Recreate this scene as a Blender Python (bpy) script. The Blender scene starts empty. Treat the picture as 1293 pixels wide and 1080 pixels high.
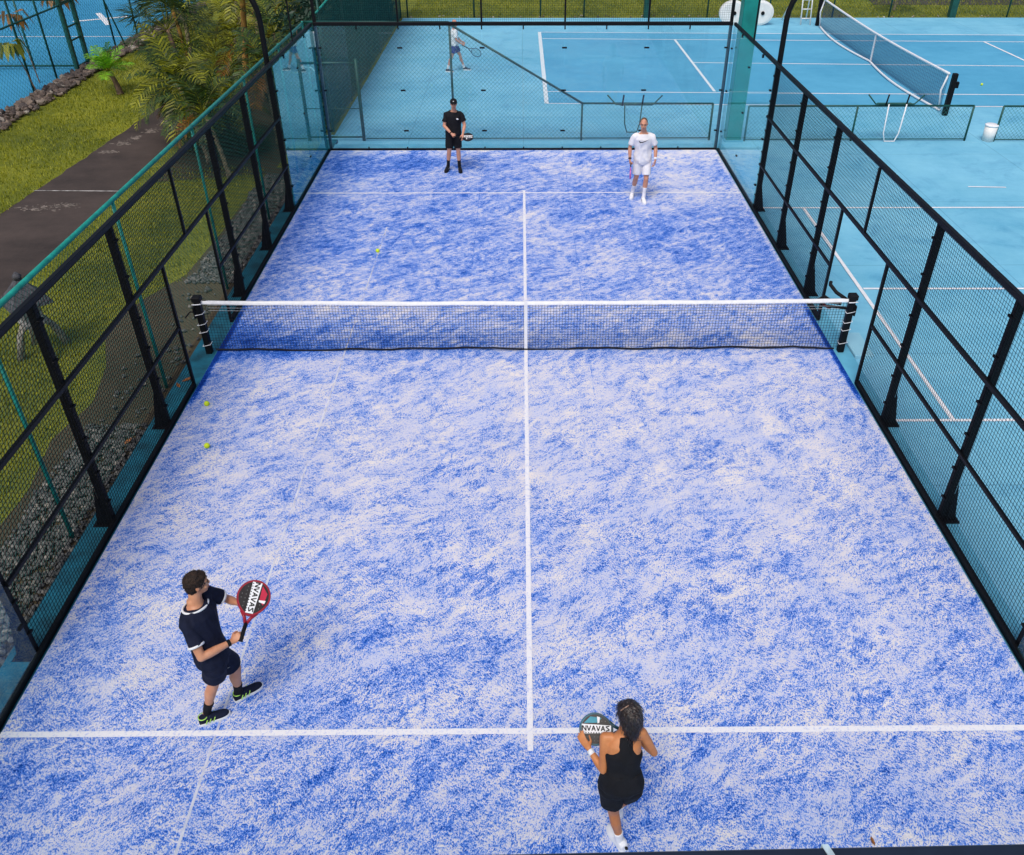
import bpy, bmesh, math, random
import numpy as np
from mathutils import Vector, Matrix, noise
random.seed(7)
S = bpy.context.scene
COL = S.collection
PI = math.pi
V = Vector

# ------------------------------------------------------------------ materials
MATS = {}
def nmat(name):
    m = bpy.data.materials.new(name); m.use_nodes = True
    nt = m.node_tree; nt.nodes.clear()
    out = nt.nodes.new('ShaderNodeOutputMaterial')
    MATS[name] = m
    return m, nt, out
def N(nt, t, **kw):
    n = nt.nodes.new(t)
    for k, v in kw.items():
        if k.startswith('i_'): n.inputs[k[2:].replace('_', ' ')].default_value = v
        else: setattr(n, k, v)
    return n
def ramp(nt, stops, fac):
    r = nt.nodes.new('ShaderNodeValToRGB'); e = r.color_ramp.elements
    while len(e) < len(stops): e.new(0.5)
    for i, (p, c) in enumerate(stops):
        e[i].position = p; e[i].color = (c[0], c[1], c[2], 1)
    nt.links.new(fac, r.inputs[0]); return r.outputs[0]
def math_(nt, op, a, b=None, clamp=False):
    m = nt.nodes.new('ShaderNodeMath'); m.operation = op; m.use_clamp = clamp
    for i, x in enumerate((a, b)):
        if x is None: continue
        if isinstance(x, (int, float)): m.inputs[i].default_value = x
        else: nt.links.new(x, m.inputs[i])
    return m.outputs[0]
def mixc(nt, f, a, b, mode='MIX'):
    m = nt.nodes.new('ShaderNodeMix'); m.data_type = 'RGBA'; m.blend_type = mode
    for k, x in ((0, f), (6, a), (7, b)):
        if isinstance(x, (int, float)): m.inputs[k].default_value = x
        elif isinstance(x, tuple): m.inputs[k].default_value = (x[0], x[1], x[2], 1)
        else: nt.links.new(x, m.inputs[k])
    return m.outputs[2]
def noise_(nt, vec, scale, detail=3, rough=.55, dist=0, scl=None, rot=0):
    if rot:
        mp = nt.nodes.new('ShaderNodeMapping'); mp.inputs['Rotation'].default_value = (0, 0, rot)
        nt.links.new(vec, mp.inputs[0]); vec = mp.outputs[0]
    if scl:
        mp = nt.nodes.new('ShaderNodeMapping'); mp.inputs['Scale'].default_value = scl
        nt.links.new(vec, mp.inputs[0]); vec = mp.outputs[0]
    n = nt.nodes.new('ShaderNodeTexNoise')
    n.inputs['Scale'].default_value = scale; n.inputs['Detail'].default_value = detail
    n.inputs['Roughness'].default_value = rough; n.inputs['Distortion'].default_value = dist
    nt.links.new(vec, n.inputs['Vector']); return n.outputs[0]
def bump(nt, h, strength, dist, bsdf):
    b = nt.nodes.new('ShaderNodeBump'); b.inputs['Strength'].default_value = strength
    b.inputs['Distance'].default_value = dist
    nt.links.new(h, b.inputs['Height']); nt.links.new(b.outputs[0], bsdf.inputs['Normal'])
def mat(name, c, rough=.6, var=.18, scale=8, metal=0, bmp=0, bscale=60, c2=None, spec=.4, coat=0):
    m, nt, out = nmat(name)
    b = nt.nodes.new('ShaderNodeBsdfPrincipled')
    tc = nt.nodes.new('ShaderNodeTexCoord')
    n = noise_(nt, tc.outputs['Object'], scale, 4, .6)
    c2 = c2 or tuple(x * (1 - var * 2) for x in c)
    c1 = tuple(min(1, x * (1 + var)) for x in c)
    nt.links.new(ramp(nt, [(.3, c2), (.7, c1)], n), b.inputs['Base Color'])
    b.inputs['Roughness'].default_value = rough; b.inputs['Metallic'].default_value = metal
    b.inputs['Specular IOR Level'].default_value = spec
    if coat: b.inputs['Coat Weight'].default_value = coat
    if bmp:
        bump(nt, noise_(nt, tc.outputs['Object'], bscale, 3), bmp, .01, b)
    nt.links.new(b.outputs[0], out.inputs[0])
    return m

BLACK = mat('black_steel', (.004, .0045, .006), .55, .2, 12, spec=.18)
TEAL = mat('teal_paint', (.01, .27, .22), .45, .2, 6)
DGREEN = mat('green_paint', (.006, .075, .06), .5, .2, 6)
WIREB = mat('black_wire', (.003, .004, .006), .6, .1, spec=.1)
WIREG = mat('green_wire', (.01, .10, .085), .5, .1)
WIRET = mat('teal_wire', (.01, .16, .15), .5, .1)
WHITE = mat('white_paint', (.8, .8, .82), .6, .05, 14)
WHITEP = mat('white_plastic', (.78, .77, .74), .4, .06, 5)
NETB = mat('net_cord', (.003, .004, .010), .8, .1)
NETW = mat('pale_cord', (.55, .57, .62), .8, .1)
RUBBER = mat('black_rubber', (.007, .007, .009), .7, .1, spec=.2)
BALL = mat('ball_felt', (.66, .80, .03), .9, .03, 60, bmp=.3, bscale=200)
BARK = mat('palm_bark', (.20, .13, .085), .9, .35, 14, bmp=.6, bscale=30)
BARKG = mat('ringed_bark', (.34, .27, .17), .85, .35, 9, bmp=.6, bscale=30)
BARKO = mat('orange_bark', (.42, .22, .05), .85, .3, 7, bmp=.5, bscale=30)
STONE = mat('lantern_stone', (.30, .29, .27), .9, .3, 9, bmp=.8, bscale=25)
THATCH = mat('lantern_roof', (.075, .075, .085), .9, .35, 20, bmp=.8, bscale=40)
LEAFB = mat('fallen_leaf', (.30, .11, .03), .8, .3, 30)
KERB = mat('kerb_paint', (.006, .125, .19), .7, .3, 3, bmp=.3, bscale=40)
PLINTH = mat('plinth_paint', (.11, .40, .56), .8, .08, 2.5, bmp=.2, bscale=40)

def leafmat(name, c, c2):
    m, nt, out = nmat(name)
    b = nt.nodes.new('ShaderNodeBsdfPrincipled')
    g = nt.nodes.new('ShaderNodeNewGeometry')
    tc = nt.nodes.new('ShaderNodeTexCoord')
    n = noise_(nt, tc.outputs['Object'], 3, 3)
    r = math_(nt, 'ADD', math_(nt, 'MULTIPLY', g.outputs['Random Per Island'], .6), math_(nt, 'MULTIPLY', n, .5))
    nt.links.new(ramp(nt, [(.2, c2), (.8, c)], r), b.inputs['Base Color'])
    b.inputs['Roughness'].default_value = .5
    tr = nt.nodes.new('ShaderNodeBsdfTranslucent'); nt.links.new(b.inputs['Base Color'].links[0].from_socket, tr.inputs[0])
    mx = nt.nodes.new('ShaderNodeMixShader'); mx.inputs[0].default_value = .25
    nt.links.new(b.outputs[0], mx.inputs[1]); nt.links.new(tr.outputs[0], mx.inputs[2])
    nt.links.new(mx.outputs[0], out.inputs[0])
    return m
L_DARK = leafmat('leaf_dark', (.055, .105, .012), (.005, .017, .003))
L_OLIVE = leafmat('leaf_olive', (.31, .31, .009), (.014, .034, .003))
L_BRIGHT = leafmat('leaf_bright', (.25, .56, .02), (.07, .25, .01))
L_DRY = leafmat('leaf_dry', (.36, .14, .014), (.08, .04, .006))
L_HEDGE = leafmat('leaf_hedge', (.03, .085, .05), (.005, .022, .012))
L_BLADE = leafmat('grass_blade', (.36, .36, .008), (.08, .125, .004))

def turf_mat():
    m, nt, out = nmat('sanded_blue_turf')
    b = nt.nodes.new('ShaderNodeBsdfPrincipled')
    g = nt.nodes.new('ShaderNodeNewGeometry'); P = g.outputs['Position']
    sep = nt.nodes.new('ShaderNodeSeparateXYZ'); nt.links.new(P, sep.inputs[0])
    x, y = sep.outputs[0], sep.outputs[1]
    # warp the coordinates so that the brushed strokes change direction
    w = nt.nodes.new('ShaderNodeTexNoise'); w.inputs['Scale'].default_value = .55; w.inputs['Detail'].default_value = 2
    nt.links.new(P, w.inputs['Vector'])
    vm = nt.nodes.new('ShaderNodeVectorMath'); vm.operation = 'MULTIPLY_ADD'
    nt.links.new(w.outputs[1], vm.inputs[0]); vm.inputs[1].default_value = (.55, .55, 0); nt.links.new(P, vm.inputs[2])
    W = vm.outputs[0]
    large = noise_(nt, P, .33, 2, .5)
    med = noise_(nt, W, 2.1, 5, .66, .2, (1, .55, 1), 1.1)
    med2 = noise_(nt, W, 6.0, 4, .7, .3, (1, .5, 1), .9)
    sa = noise_(nt, W, 46, 3, .75, .3, (1, .45, 1), .45)
    sb = noise_(nt, W, 46, 3, .75, .3, (1, .45, 1), 2.2)
    sc_ = noise_(nt, W, 34, 3, .75, .35, (1, .34, 1), 1.45)
    fine = noise_(nt, W, 12, 4, .75, .4, (1, .5, 1), 1.0)
    fine2 = noise_(nt, P, 80, 2, .8, 0, (1, .7, 1))
    which = noise_(nt, P, .9, 3, .7)
    def c(s, k): return math_(nt, 'MULTIPLY', math_(nt, 'SUBTRACT', s, .5), k)
    def lerp_(f, p, q): return math_(nt, 'ADD', math_(nt, 'MULTIPLY', math_(nt, 'SUBTRACT', 1, f), p), math_(nt, 'MULTIPLY', f, q))
    def mask(s, a, bb):
        mr = nt.nodes.new('ShaderNodeMapRange'); mr.interpolation_type = 'SMOOTHSTEP'
        nt.links.new(s, mr.inputs[0]); mr.inputs[1].default_value = a; mr.inputs[2].default_value = bb
        return mr.outputs[0]
    streak = lerp_(mask(which, .44, .56), sa, sb)
    streak = lerp_(mask(y, -2.5, 2.5), streak, lerp_(.35, sc_, streak))
    v = math_(nt, 'ADD', c(large, .24), c(med, .82))
    v = math_(nt, 'ADD', v, c(med2, .95))
    v = math_(nt, 'ADD', v, c(fine, 1.0))
    v = math_(nt, 'ADD', v, c(streak, 1.5))
    v = math_(nt, 'ADD', v, c(fine2, 1.9))
    # wear: bluer beside the net, under the walls and in the far half, sandier mid-court
    ax = math_(nt, 'ABSOLUTE', x); ay = math_(nt, 'ABSOLUTE', y)
    edge = math_(nt, 'MULTIPLY', mask(ax, 3.9, 4.9), mask(med, .38, .62))
    # keep the last 12 cm sandy except beside the openings
    lip = math_(nt, 'MULTIPLY', mask(ax, 4.86, 4.95), mask(ay, 1.2, 2.2))
    net = math_(nt, 'MULTIPLY', math_(nt, 'SUBTRACT', 1, mask(ay, .2, 1.3)), mask(y, -.5, .1))
    netl = math_(nt, 'MULTIPLY', net, math_(nt, 'SUBTRACT', 1, mask(x, -4.6, 1.5)))
    far = mask(y, -.5, 4.0)
    door = math_(nt, 'MULTIPLY', mask(ax, 4.88, 4.95), math_(nt, 'SUBTRACT', 1, mask(ay, 1.1, 1.8)))
    near = math_(nt, 'SUBTRACT', 1, mask(y, -8.2, -5.8))
    mid = math_(nt, 'MULTIPLY', mask(y, -6.0, -3.4), math_(nt, 'SUBTRACT', 1, mask(y, -1.2, .2)))
    v = math_(nt, 'SUBTRACT', v, math_(nt, 'MULTIPLY', edge, .17))
    v = math_(nt, 'ADD', v, math_(nt, 'MULTIPLY', lip, .12))
    v = math_(nt, 'SUBTRACT', v, math_(nt, 'MULTIPLY', netl, .26))
    v = math_(nt, 'SUBTRACT', v, math_(nt, 'MULTIPLY', net, .05))
    v = math_(nt, 'SUBTRACT', v, math_(nt, 'MULTIPLY', far, .13))
    v = math_(nt, 'SUBTRACT', v, math_(nt, 'MULTIPLY', near, .06))
    v = math_(nt, 'ADD', v, math_(nt, 'MULTIPLY', mid, .05))
    v = math_(nt, 'SUBTRACT', v, math_(nt, 'MULTIPLY', door, .6))
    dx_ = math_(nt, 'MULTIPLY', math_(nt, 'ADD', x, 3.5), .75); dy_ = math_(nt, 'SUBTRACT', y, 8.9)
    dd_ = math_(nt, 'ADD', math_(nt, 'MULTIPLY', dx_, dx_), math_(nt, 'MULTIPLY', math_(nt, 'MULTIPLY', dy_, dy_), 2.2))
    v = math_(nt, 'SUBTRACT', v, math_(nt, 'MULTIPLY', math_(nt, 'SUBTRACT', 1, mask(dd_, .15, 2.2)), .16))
    sandy = math_(nt, 'MULTIPLY', math_(nt, 'MULTIPLY', mask(y, 1.5, 4.5), mask(x, -2.5, 2.5)), mask(large, .42, .60))
    v = math_(nt, 'ADD', v, math_(nt, 'MULTIPLY', sandy, .16))
    rim_ = math_(nt, 'MULTIPLY', mask(y, 9.2, 9.8), mask(med, .40, .60))
    v = math_(nt, 'ADD', v, math_(nt, 'MULTIPLY', rim_, .14))
    # seams between the carpet rolls, brushed in long faint lines
    for sx in (-1.02, 1.02, 2.98):
        d = math_(nt, 'ABSOLUTE', math_(nt, 'SUBTRACT', x, sx))
        s = math_(nt, 'MULTIPLY', math_(nt, 'SUBTRACT', 1, mask(d, .004, .014)), mask(med2, .45, .6))
        v = math_(nt, 'SUBTRACT', v, math_(nt, 'MULTIPLY', s, .22))
    v = math_(nt, 'ADD', v, .645)
    pink = noise_(nt, W, 1.3, 5, .7)
    sand = ramp(nt, [(.36, (.60, .62, .79)), (.48, (.69, .67, .76)), (.62, (.82, .76, .74))], pink)
    blue = ramp(nt, [(.04, (.004, .035, .24)), (.26, (.012, .115, .60)), (.42, (.075, .225, .72)), (.55, (.21, .34, .75)), (.69, (.46, .53, .79))], v)
    colr = mixc(nt, math_(nt, 'MULTIPLY', mask(v, .56, .82), 1.0), blue, sand)
    nt.links.new(colr, b.inputs['Base Color'])
    b.inputs['Roughness'].default_value = .95; b.inputs['Specular IOR Level'].default_value = .12
    h = math_(nt, 'ADD', math_(nt, 'MULTIPLY', streak, 1.0), math_(nt, 'MULTIPLY', fine2, .5))
    bump(nt, h, .8, .02, b)
    nt.links.new(b.outputs[0], out.inputs[0]); return m
TURF = turf_mat()

def floor_mat(name, c_lo, c_hi, joint=0):
    m, nt, out = nmat(name)
    b = nt.nodes.new('ShaderNodeBsdfPrincipled')
    g = nt.nodes.new('ShaderNodeNewGeometry'); P = g.outputs['Position']
    a = noise_(nt, P, .28, 5, .6, .3); d = noise_(nt, P, 2.3, 5, .7); f = noise_(nt, P, 40, 3, .7)
    st = noise_(nt, P, .9, 5, .75, .5, (.35, 1.4, 1))
    v = math_(nt, 'ADD', math_(nt, 'MULTIPLY', a, .5), math_(nt, 'MULTIPLY', d, .25))
    v = math_(nt, 'ADD', v, math_(nt, 'MULTIPLY', f, .12)); v = math_(nt, 'ADD', v, math_(nt, 'MULTIPLY', st, .2))
    col = ramp(nt, [(.40, c_lo), (.66, c_hi)], v)
    if joint:
        sn = noise_(nt, P, .75, 6, .75, 1.2); sn2 = noise_(nt, P, 3.2, 6, .8, .5, (.5, 1.3, 1))
        col = mixc(nt, 1.0, col, ramp(nt, [(.28, (.66, .76, .84)), (.46, (.96, .98, 1)), (.62, (1, 1, 1)), (.80, (1.0, 1.0, 1.0))], sn), 'MULTIPLY')
        col = mixc(nt, ramp(nt, [(.60, (0, 0, 0)), (.74, (.6, .6, .6))], sn2), col, (.30, .58, .70))
        br = nt.nodes.new('ShaderNodeTexBrick'); br.offset = 0
        br.inputs['Color1'].default_value = (1, 1, 1, 1); br.inputs['Color2'].default_value = (.97, .97, .97, 1)
        br.inputs['Mortar'].default_value = (.72, .76, .78, 1); br.inputs['Scale'].default_value = 1
        br.inputs['Mortar Size'].default_value = .012; br.inputs['Brick Width'].default_value = 3.1; br.inputs['Row Height'].default_value = 3.3
        nt.links.new(P, br.inputs['Vector']); col = mixc(nt, 1.0, col, br.outputs[0], 'MULTIPLY')
    nt.links.new(col, b.inputs['Base Color'])
    b.inputs['Roughness'].default_value = .75; b.inputs['Specular IOR Level'].default_value = .25
    bump(nt, f, .25, .006, b); nt.links.new(b.outputs[0], out.inputs[0]); return m
BLUEF = floor_mat('blue_hard_court', (.12, .40, .57), (.235, .56, .72), 1)
BLUEI = floor_mat('blue_inner_court', (.062, .30, .49), (.105, .40, .60))
BLUEL = floor_mat('blue_left_court', (.022, .20, .38), (.05, .29, .50))
ASPH = floor_mat('old_asphalt', (.028, .021, .018), (.085, .062, .052))
SOIL = floor_mat('bare_soil', (.035, .030, .016), (.10, .078, .045))
LIGHTC = floor_mat('pale_concrete', (.22, .50, .62), (.30, .58, .70))

def grass_mat():
    m, nt, out = nmat('lawn')
    b = nt.nodes.new('ShaderNodeBsdfPrincipled')
    g = nt.nodes.new('ShaderNodeNewGeometry'); P = g.outputs['Position']
    a = noise_(nt, P, .5, 4, .6); d = noise_(nt, P, 5, 5, .75); f = noise_(nt, P, 38, 4, .8)
    v = math_(nt, 'ADD', math_(nt, 'MULTIPLY', a, .45), math_(nt, 'MULTIPLY', d, .3)); v = math_(nt, 'ADD', v, math_(nt, 'MULTIPLY', f, .35))
    col = ramp(nt, [(.36, (.028, .042, .003)), (.50, (.12, .15, .005)), (.62, (.26, .27, .008)), (.76, (.34, .28, .03))], v)
    nt.links.new(col, b.inputs['Base Color']); b.inputs['Roughness'].default_value = .9
    bump(nt, math_(nt, 'ADD', f, d), 1, .04, b); nt.links.new(b.outputs[0], out.inputs[0]); return m
LAWN = grass_mat()

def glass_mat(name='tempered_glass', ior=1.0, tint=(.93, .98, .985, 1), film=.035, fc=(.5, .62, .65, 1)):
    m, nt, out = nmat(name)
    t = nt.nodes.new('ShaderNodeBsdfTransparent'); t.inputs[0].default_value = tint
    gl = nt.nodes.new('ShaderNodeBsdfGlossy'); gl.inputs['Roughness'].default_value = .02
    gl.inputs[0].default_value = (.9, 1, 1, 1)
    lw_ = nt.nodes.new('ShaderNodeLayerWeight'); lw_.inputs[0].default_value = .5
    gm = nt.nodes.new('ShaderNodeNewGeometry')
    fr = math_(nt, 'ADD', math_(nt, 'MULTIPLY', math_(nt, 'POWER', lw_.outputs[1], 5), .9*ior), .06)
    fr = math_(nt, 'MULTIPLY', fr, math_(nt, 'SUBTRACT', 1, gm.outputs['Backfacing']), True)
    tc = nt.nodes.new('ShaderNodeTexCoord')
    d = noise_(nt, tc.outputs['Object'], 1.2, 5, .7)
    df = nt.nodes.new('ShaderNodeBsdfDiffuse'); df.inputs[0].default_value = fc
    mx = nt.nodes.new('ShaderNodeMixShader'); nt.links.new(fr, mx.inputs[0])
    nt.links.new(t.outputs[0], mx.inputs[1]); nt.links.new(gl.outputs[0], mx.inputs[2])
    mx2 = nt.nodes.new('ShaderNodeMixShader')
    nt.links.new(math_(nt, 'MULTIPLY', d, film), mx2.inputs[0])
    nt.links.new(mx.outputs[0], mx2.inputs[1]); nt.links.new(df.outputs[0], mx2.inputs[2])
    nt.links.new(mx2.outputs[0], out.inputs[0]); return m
GLASS = glass_mat(film=.05); GLASSL = glass_mat('tempered_glass_teal_sheen', 1.9, (.72, .93, .93, 1), .36, (.02, .42, .46, 1)); GLASSR = glass_mat('tempered_glass_side', .8, (.93, .98, .985, 1), .06, (.25, .68, .78, 1))  # left glass: diffuse teal film paints the blue court's reflection into the colour
def stone_mat(name, stops):
    m, nt, out = nmat(name)
    b = nt.nodes.new('ShaderNodeBsdfPrincipled'); g = nt.nodes.new('ShaderNodeNewGeometry')
    n = noise_(nt, g.outputs['Position'], 25, 3)
    c = ramp(nt, stops, g.outputs['Random Per Island'])
    nt.links.new(mixc(nt, .25, c, ramp(nt, [(.3, (.015, .015, .015)), (.7, (.25, .24, .22))], n)), b.inputs['Base Color'])
    b.inputs['Roughness'].default_value = .8; nt.links.new(b.outputs[0], out.inputs[0]); return m
PEB = stone_mat('grey_pebble', [(0, (.035, .038, .04)), (.5, (.07, .075, .072)), (.85, (.14, .14, .13)), (1, (.28, .25, .21))])
ROCK = stone_mat('brown_rock', [(0, (.035, .022, .018)), (.6, (.12, .075, .055)), (.9, (.24, .17, .12)), (1, (.45, .40, .33))])

# ------------------------------------------------------------------ mesh builder
class MB:
    def __init__(s): s.v = []; s.f = []; s.m = []; s.mi = 0
    def add(s, vs, fs):
        o = len(s.v); s.v += [tuple(p) for p in vs]; s.f += [tuple(i + o for i in f) for f in fs]; s.m += [s.mi] * len(fs)
    def box(s, x0, x1, y0, y1, z0, z1):
        s.add([(x0,y0,z0),(x1,y0,z0),(x1,y1,z0),(x0,y1,z0),(x0,y0,z1),(x1,y0,z1),(x1,y1,z1),(x0,y1,z1)],
              [(0,3,2,1),(4,5,6,7),(0,1,5,4),(1,2,6,5),(2,3,7,6),(3,0,4,7)])
    def bar(s, p0, p1, w, d=None, up=(0,0,1)):
        p0, p1 = V(p0), V(p1); d = d or w; ax = (p1 - p0)
        if ax.length < 1e-6: return
        ax.normalize(); u = V(up)
        if abs(ax.dot(u)) > .98: u = V((0,1,0))
        a = ax.cross(u).normalized() * w / 2; b = ax.cross(a).normalized() * d / 2
        r = [p0-a-b, p0+a-b, p0+a+b, p0-a+b, p1-a-b, p1+a-b, p1+a+b, p1-a+b]
        s.add(r, [(0,3,2,1),(4,5,6,7),(0,1,5,4),(1,2,6,5),(2,3,7,6),(3,0,4,7)])
    def wire(s, p0, p1, w):
        p0, p1 = V(p0), V(p1); ax = (p1 - p0)
        if ax.length < 1e-5: return
        ax.normalize(); u = V((0,0,1)) if abs(ax.z) < .9 else V((0,1,0))
        a = ax.cross(u).normalized(); b = ax.cross(a)
        k = [a * w / 2, (-a * .5 + b * .866) * w / 2, (-a * .5 - b * .866) * w / 2]
        s.add([p0 + q for q in k] + [p1 + q for q in k], [(0,1,4,3),(1,2,5,4),(2,0,3,5)])
    def loft(s, st, n=12, cap=True):
        o = []
        for c, a, b in st:
            c, a, b = V(c), V(a), V(b)
            o.append([c + a * math.cos(2*PI*i/n) + b * math.sin(2*PI*i/n) for i in range(n)])
        vs = [p for r in o for p in r]; fs = []
        for k in range(len(st) - 1):
            for i in range(n):
                j = (i + 1) % n; fs.append((k*n+i, k*n+j, (k+1)*n+j, (k+1)*n+i))
        if cap:
            fs.append(tuple(range(n-1, -1, -1))); fs.append(tuple((len(st)-1)*n + i for i in range(n)))
        s.add(vs, fs)
    def tube(s, pts, r, n=8, cap=True):
        pts = [V(p) for p in pts]; rs = r if isinstance(r, (list, tuple)) else [r] * len(pts)
        st = []; u = None
        for i, p in enumerate(pts):
            t = (pts[min(i+1, len(pts)-1)] - pts[max(i-1, 0)]).normalized()
            if u is None: u = t.cross(V((0,0,1)) if abs(t.z) < .9 else V((0,1,0))).normalized()
            else: u = (u - t * u.dot(t)).normalized()
            st.append((p, u * rs[i], t.cross(u) * rs[i]))
        s.loft(st, n, cap)
    def ell(s, c, ax, ay, az, n=16, m=10):
        c, ax, ay, az = V(c), V(ax), V(ay), V(az); vs = []; fs = []
        for j in range(1, m):
            t = PI * j / m
            for i in range(n):
                a = 2*PI*i/n; vs.append(c + ax*math.sin(t)*math.cos(a) + ay*math.sin(t)*math.sin(a) + az*math.cos(t))
        top = len(vs); vs.append(c + az); vs.append(c - az)
        for j in range(m - 2):
            for i in range(n):
                k = (i+1) % n; fs.append((j*n+i, (j+1)*n+i, (j+1)*n+k, j*n+k))
        for i in range(n):
            k = (i+1) % n; fs.append((top, i, k)); fs.append((top+1, (m-2)*n+k, (m-2)*n+i))
        s.add(vs, fs)
    def sph(s, c, r, n=12, m=8): s.ell(c, (r,0,0), (0,r,0), (0,0,r), n, m)
    def prism(s, pts, off):
        n = len(pts); off = V(off); vs = [V(p) for p in pts] + [V(p) + off for p in pts]
        s.add(vs, [tuple(range(n-1,-1,-1)), tuple(range(n, 2*n))] + [(i, (i+1)%n, (i+1)%n+n, i+n) for i in range(n)])
    def mesh(s, name):
        me = bpy.data.meshes.new(name); me.from_pydata(s.v, [], s.f); me.update(); return me
    def build(s, name, m, parent=None, smooth=False, bevel=0):
        me = s.mesh(name)
        ms = m if isinstance(m, (list, tuple)) else [m]
        for q in ms: me.materials.append(q)
        if len(ms) > 1: me.polygons.foreach_set('material_index', s.m)
        bm = bmesh.new(); bm.from_mesh(me); bmesh.ops.recalc_face_normals(bm, faces=bm.faces)
        if bevel: bmesh.ops.bevel(bm, geom=list(bm.edges), offset=bevel, segments=1, affect='EDGES')
        bm.to_mesh(me); bm.free()
        if smooth: me.shade_smooth()
        o = bpy.data.objects.new(name, me); COL.objects.link(o); o.parent = parent
        return o
def sheet(name, poly, z, m, parent=None, hole=None):
    b = MB(); b.add([(x, y, z) for x, y in poly], [tuple(range(len(poly)))]); return b.build(name, m, parent)
def tag(o, label=None, cat=None, group=None, kind=None):
    if label: o['label'] = label
    if cat: o['category'] = cat
    if group: o['group'] = group
    if kind: o['kind'] = kind
    return o
def empty(name, loc=(0,0,0)):
    o = bpy.data.objects.new(name, None); o.empty_display_size = .1; COL.objects.link(o); o.location = loc
    return o
def rebase(root, loc):
    """put the root empty at loc, leaving its children where they are in the world"""
    root.location = loc
    for c in root.children: c.location = c.location - V(loc)
def clip(poly, p, d):
    t0, t1 = -1e9, 1e9; n = len(poly)
    area = sum(poly[i][0]*poly[(i+1)%n][1] - poly[(i+1)%n][0]*poly[i][1] for i in range(n))
    sg = 1 if area > 0 else -1
    for i in range(n):
        a, b = poly[i], poly[(i+1)%n]; nx, ny = -(b[1]-a[1])*sg, (b[0]-a[0])*sg
        den = nx*d[0] + ny*d[1]; num = nx*(a[0]-p[0]) + ny*(a[1]-p[1])
        if abs(den) < 1e-9:
            if num > 0: return None
            continue
        t = num / den
        if den > 0: t0 = max(t0, t)
        else: t1 = min(t1, t)
    return (t0, t1) if t1 - t0 > 1e-3 else None
def wiremesh(mb, poly, O, U, W, pitch, w, angles, layer=.004):
    O, U, W = V(O), V(U), V(W); nrm = U.cross(W)
    cx = sum(p[0] for p in poly)/len(poly); cy = sum(p[1] for p in poly)/len(poly)
    R = max(math.hypot(p[0]-cx, p[1]-cy) for p in poly)
    for k, an in enumerate(angles):
        d = (math.cos(an), math.sin(an)); q = (-d[1], d[0]); n = int(R / pitch) + 1
        for i in range(-n, n + 1):
            p = (cx + q[0]*i*pitch, cy + q[1]*i*pitch); c = clip(poly, p, d)
            if c:
                a = O + U*(p[0]+d[0]*c[0]) + W*(p[1]+d[1]*c[0]) + nrm*layer*k
                b = O + U*(p[0]+d[0]*c[1]) + W*(p[1]+d[1]*c[1]) + nrm*layer*k
                mb.wire(a, b, w)
SQ = (0, PI/2); DI = (PI/4, -PI/4)

# ------------------------------------------------------------------ camera, light
W0, H0 = 1293., 1080.
cam = bpy.data.cameras.new('camera'); co = bpy.data.objects.new('camera', cam); COL.objects.link(co)
co.location = (-.0609, -11.72, 7.1004); co.rotation_euler = (.9637, -.0009, -.0086)
cam.sensor_width = 36; cam.lens = 1063.96 / W0 * 36; cam.shift_x = -21.13 / W0; cam.shift_y = -31.74 / W0
cam.clip_start = .05; cam.clip_end = 6000; S.camera = co
wd = bpy.data.worlds.new('World'); S.world = wd; wd.use_nodes = True
nt = wd.node_tree; bg = nt.nodes['Background']
sky = nt.nodes.new('ShaderNodeTexSky'); sky.sky_type = 'NISHITA'; sky.sun_disc = False
SUN_EL, SUN_AZ = math.radians(58), math.radians(200)
sky.sun_elevation = SUN_EL; sky.sun_rotation = SUN_AZ; sky.air_density = 1.0; sky.dust_density = 3.5; sky.ozone_density = .6
nt.links.new(sky.outputs[0], bg.inputs[0]); bg.inputs[1].default_value = .12
sl = bpy.data.lights.new('sun', 'SUN'); so = bpy.data.objects.new('sun', sl); COL.objects.link(so)
sl.energy = 1.5; sl.angle = math.radians(24); sl.color = (1, .96, .9)
sd = V((math.sin(SUN_AZ)*math.cos(SUN_EL), math.cos(SUN_AZ)*math.cos(SUN_EL), math.sin(SUN_EL)))
so.rotation_euler = sd.to_track_quat('Z', 'Y').to_euler(); so.location = (0, 0, 30)
S.view_settings.view_transform = 'Standard'; S.view_settings.look = 'None'
S.view_settings.gamma = 1; S.view_settings.use_curve_mapping = False; S.view_settings.exposure = .25

# ------------------------------------------------------------------ setting
GZ = -.10
def st(o): return tag(o, kind='structure')
st(sheet('ground', [(-3000,-3000),(3000,-3000),(3000,3000),(-3000,3000)], -.118, LAWN))
st(sheet('tennis_court_surface', [(-5.44,-40),(60,-40),(60,28.05),(-5.2,28.05),(-5.2,11.6),(-5.44,11.6)], GZ, BLUEF))
st(sheet('tennis_court_inner', [(.70,14.68),(24.1,14.05),(24.1,24.35),(.70,25.08)], GZ+.004, BLUEI))
st(sheet('left_court_surface', [(-60,-20),(-15.42,-20),(-15.42,45),(-60,45)], GZ, BLUEL))
path = [(-11.75,-8),(-11.62,0),(-11.57,6),(-11.4,8),(-11.15,12),(-10.95,14.6),(-10.6,15.6),(-10.0,15.9),(-9.5,15.0),(-9.35,12),(-9.45,7),(-9.6,0),(-9.7,-8)]
def ragged(poly, step=.18, amp=.035):
    o = []; n = len(poly)
    for i in range(n):
        a, b_ = V((*poly[i], 0)), V((*poly[(i+1)%n], 0)); m_ = max(1, int((b_-a).length/step))
        for j in range(m_):
            p = a.lerp(b_, j/m_); o.append((p.x + amp*2*noise.noise(p*2.3), p.y + amp*2*noise.noise(p*2.3+V((7,7,7)))))
    return o
st(sheet('path', ragged(path), GZ-.006, ASPH))
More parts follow.
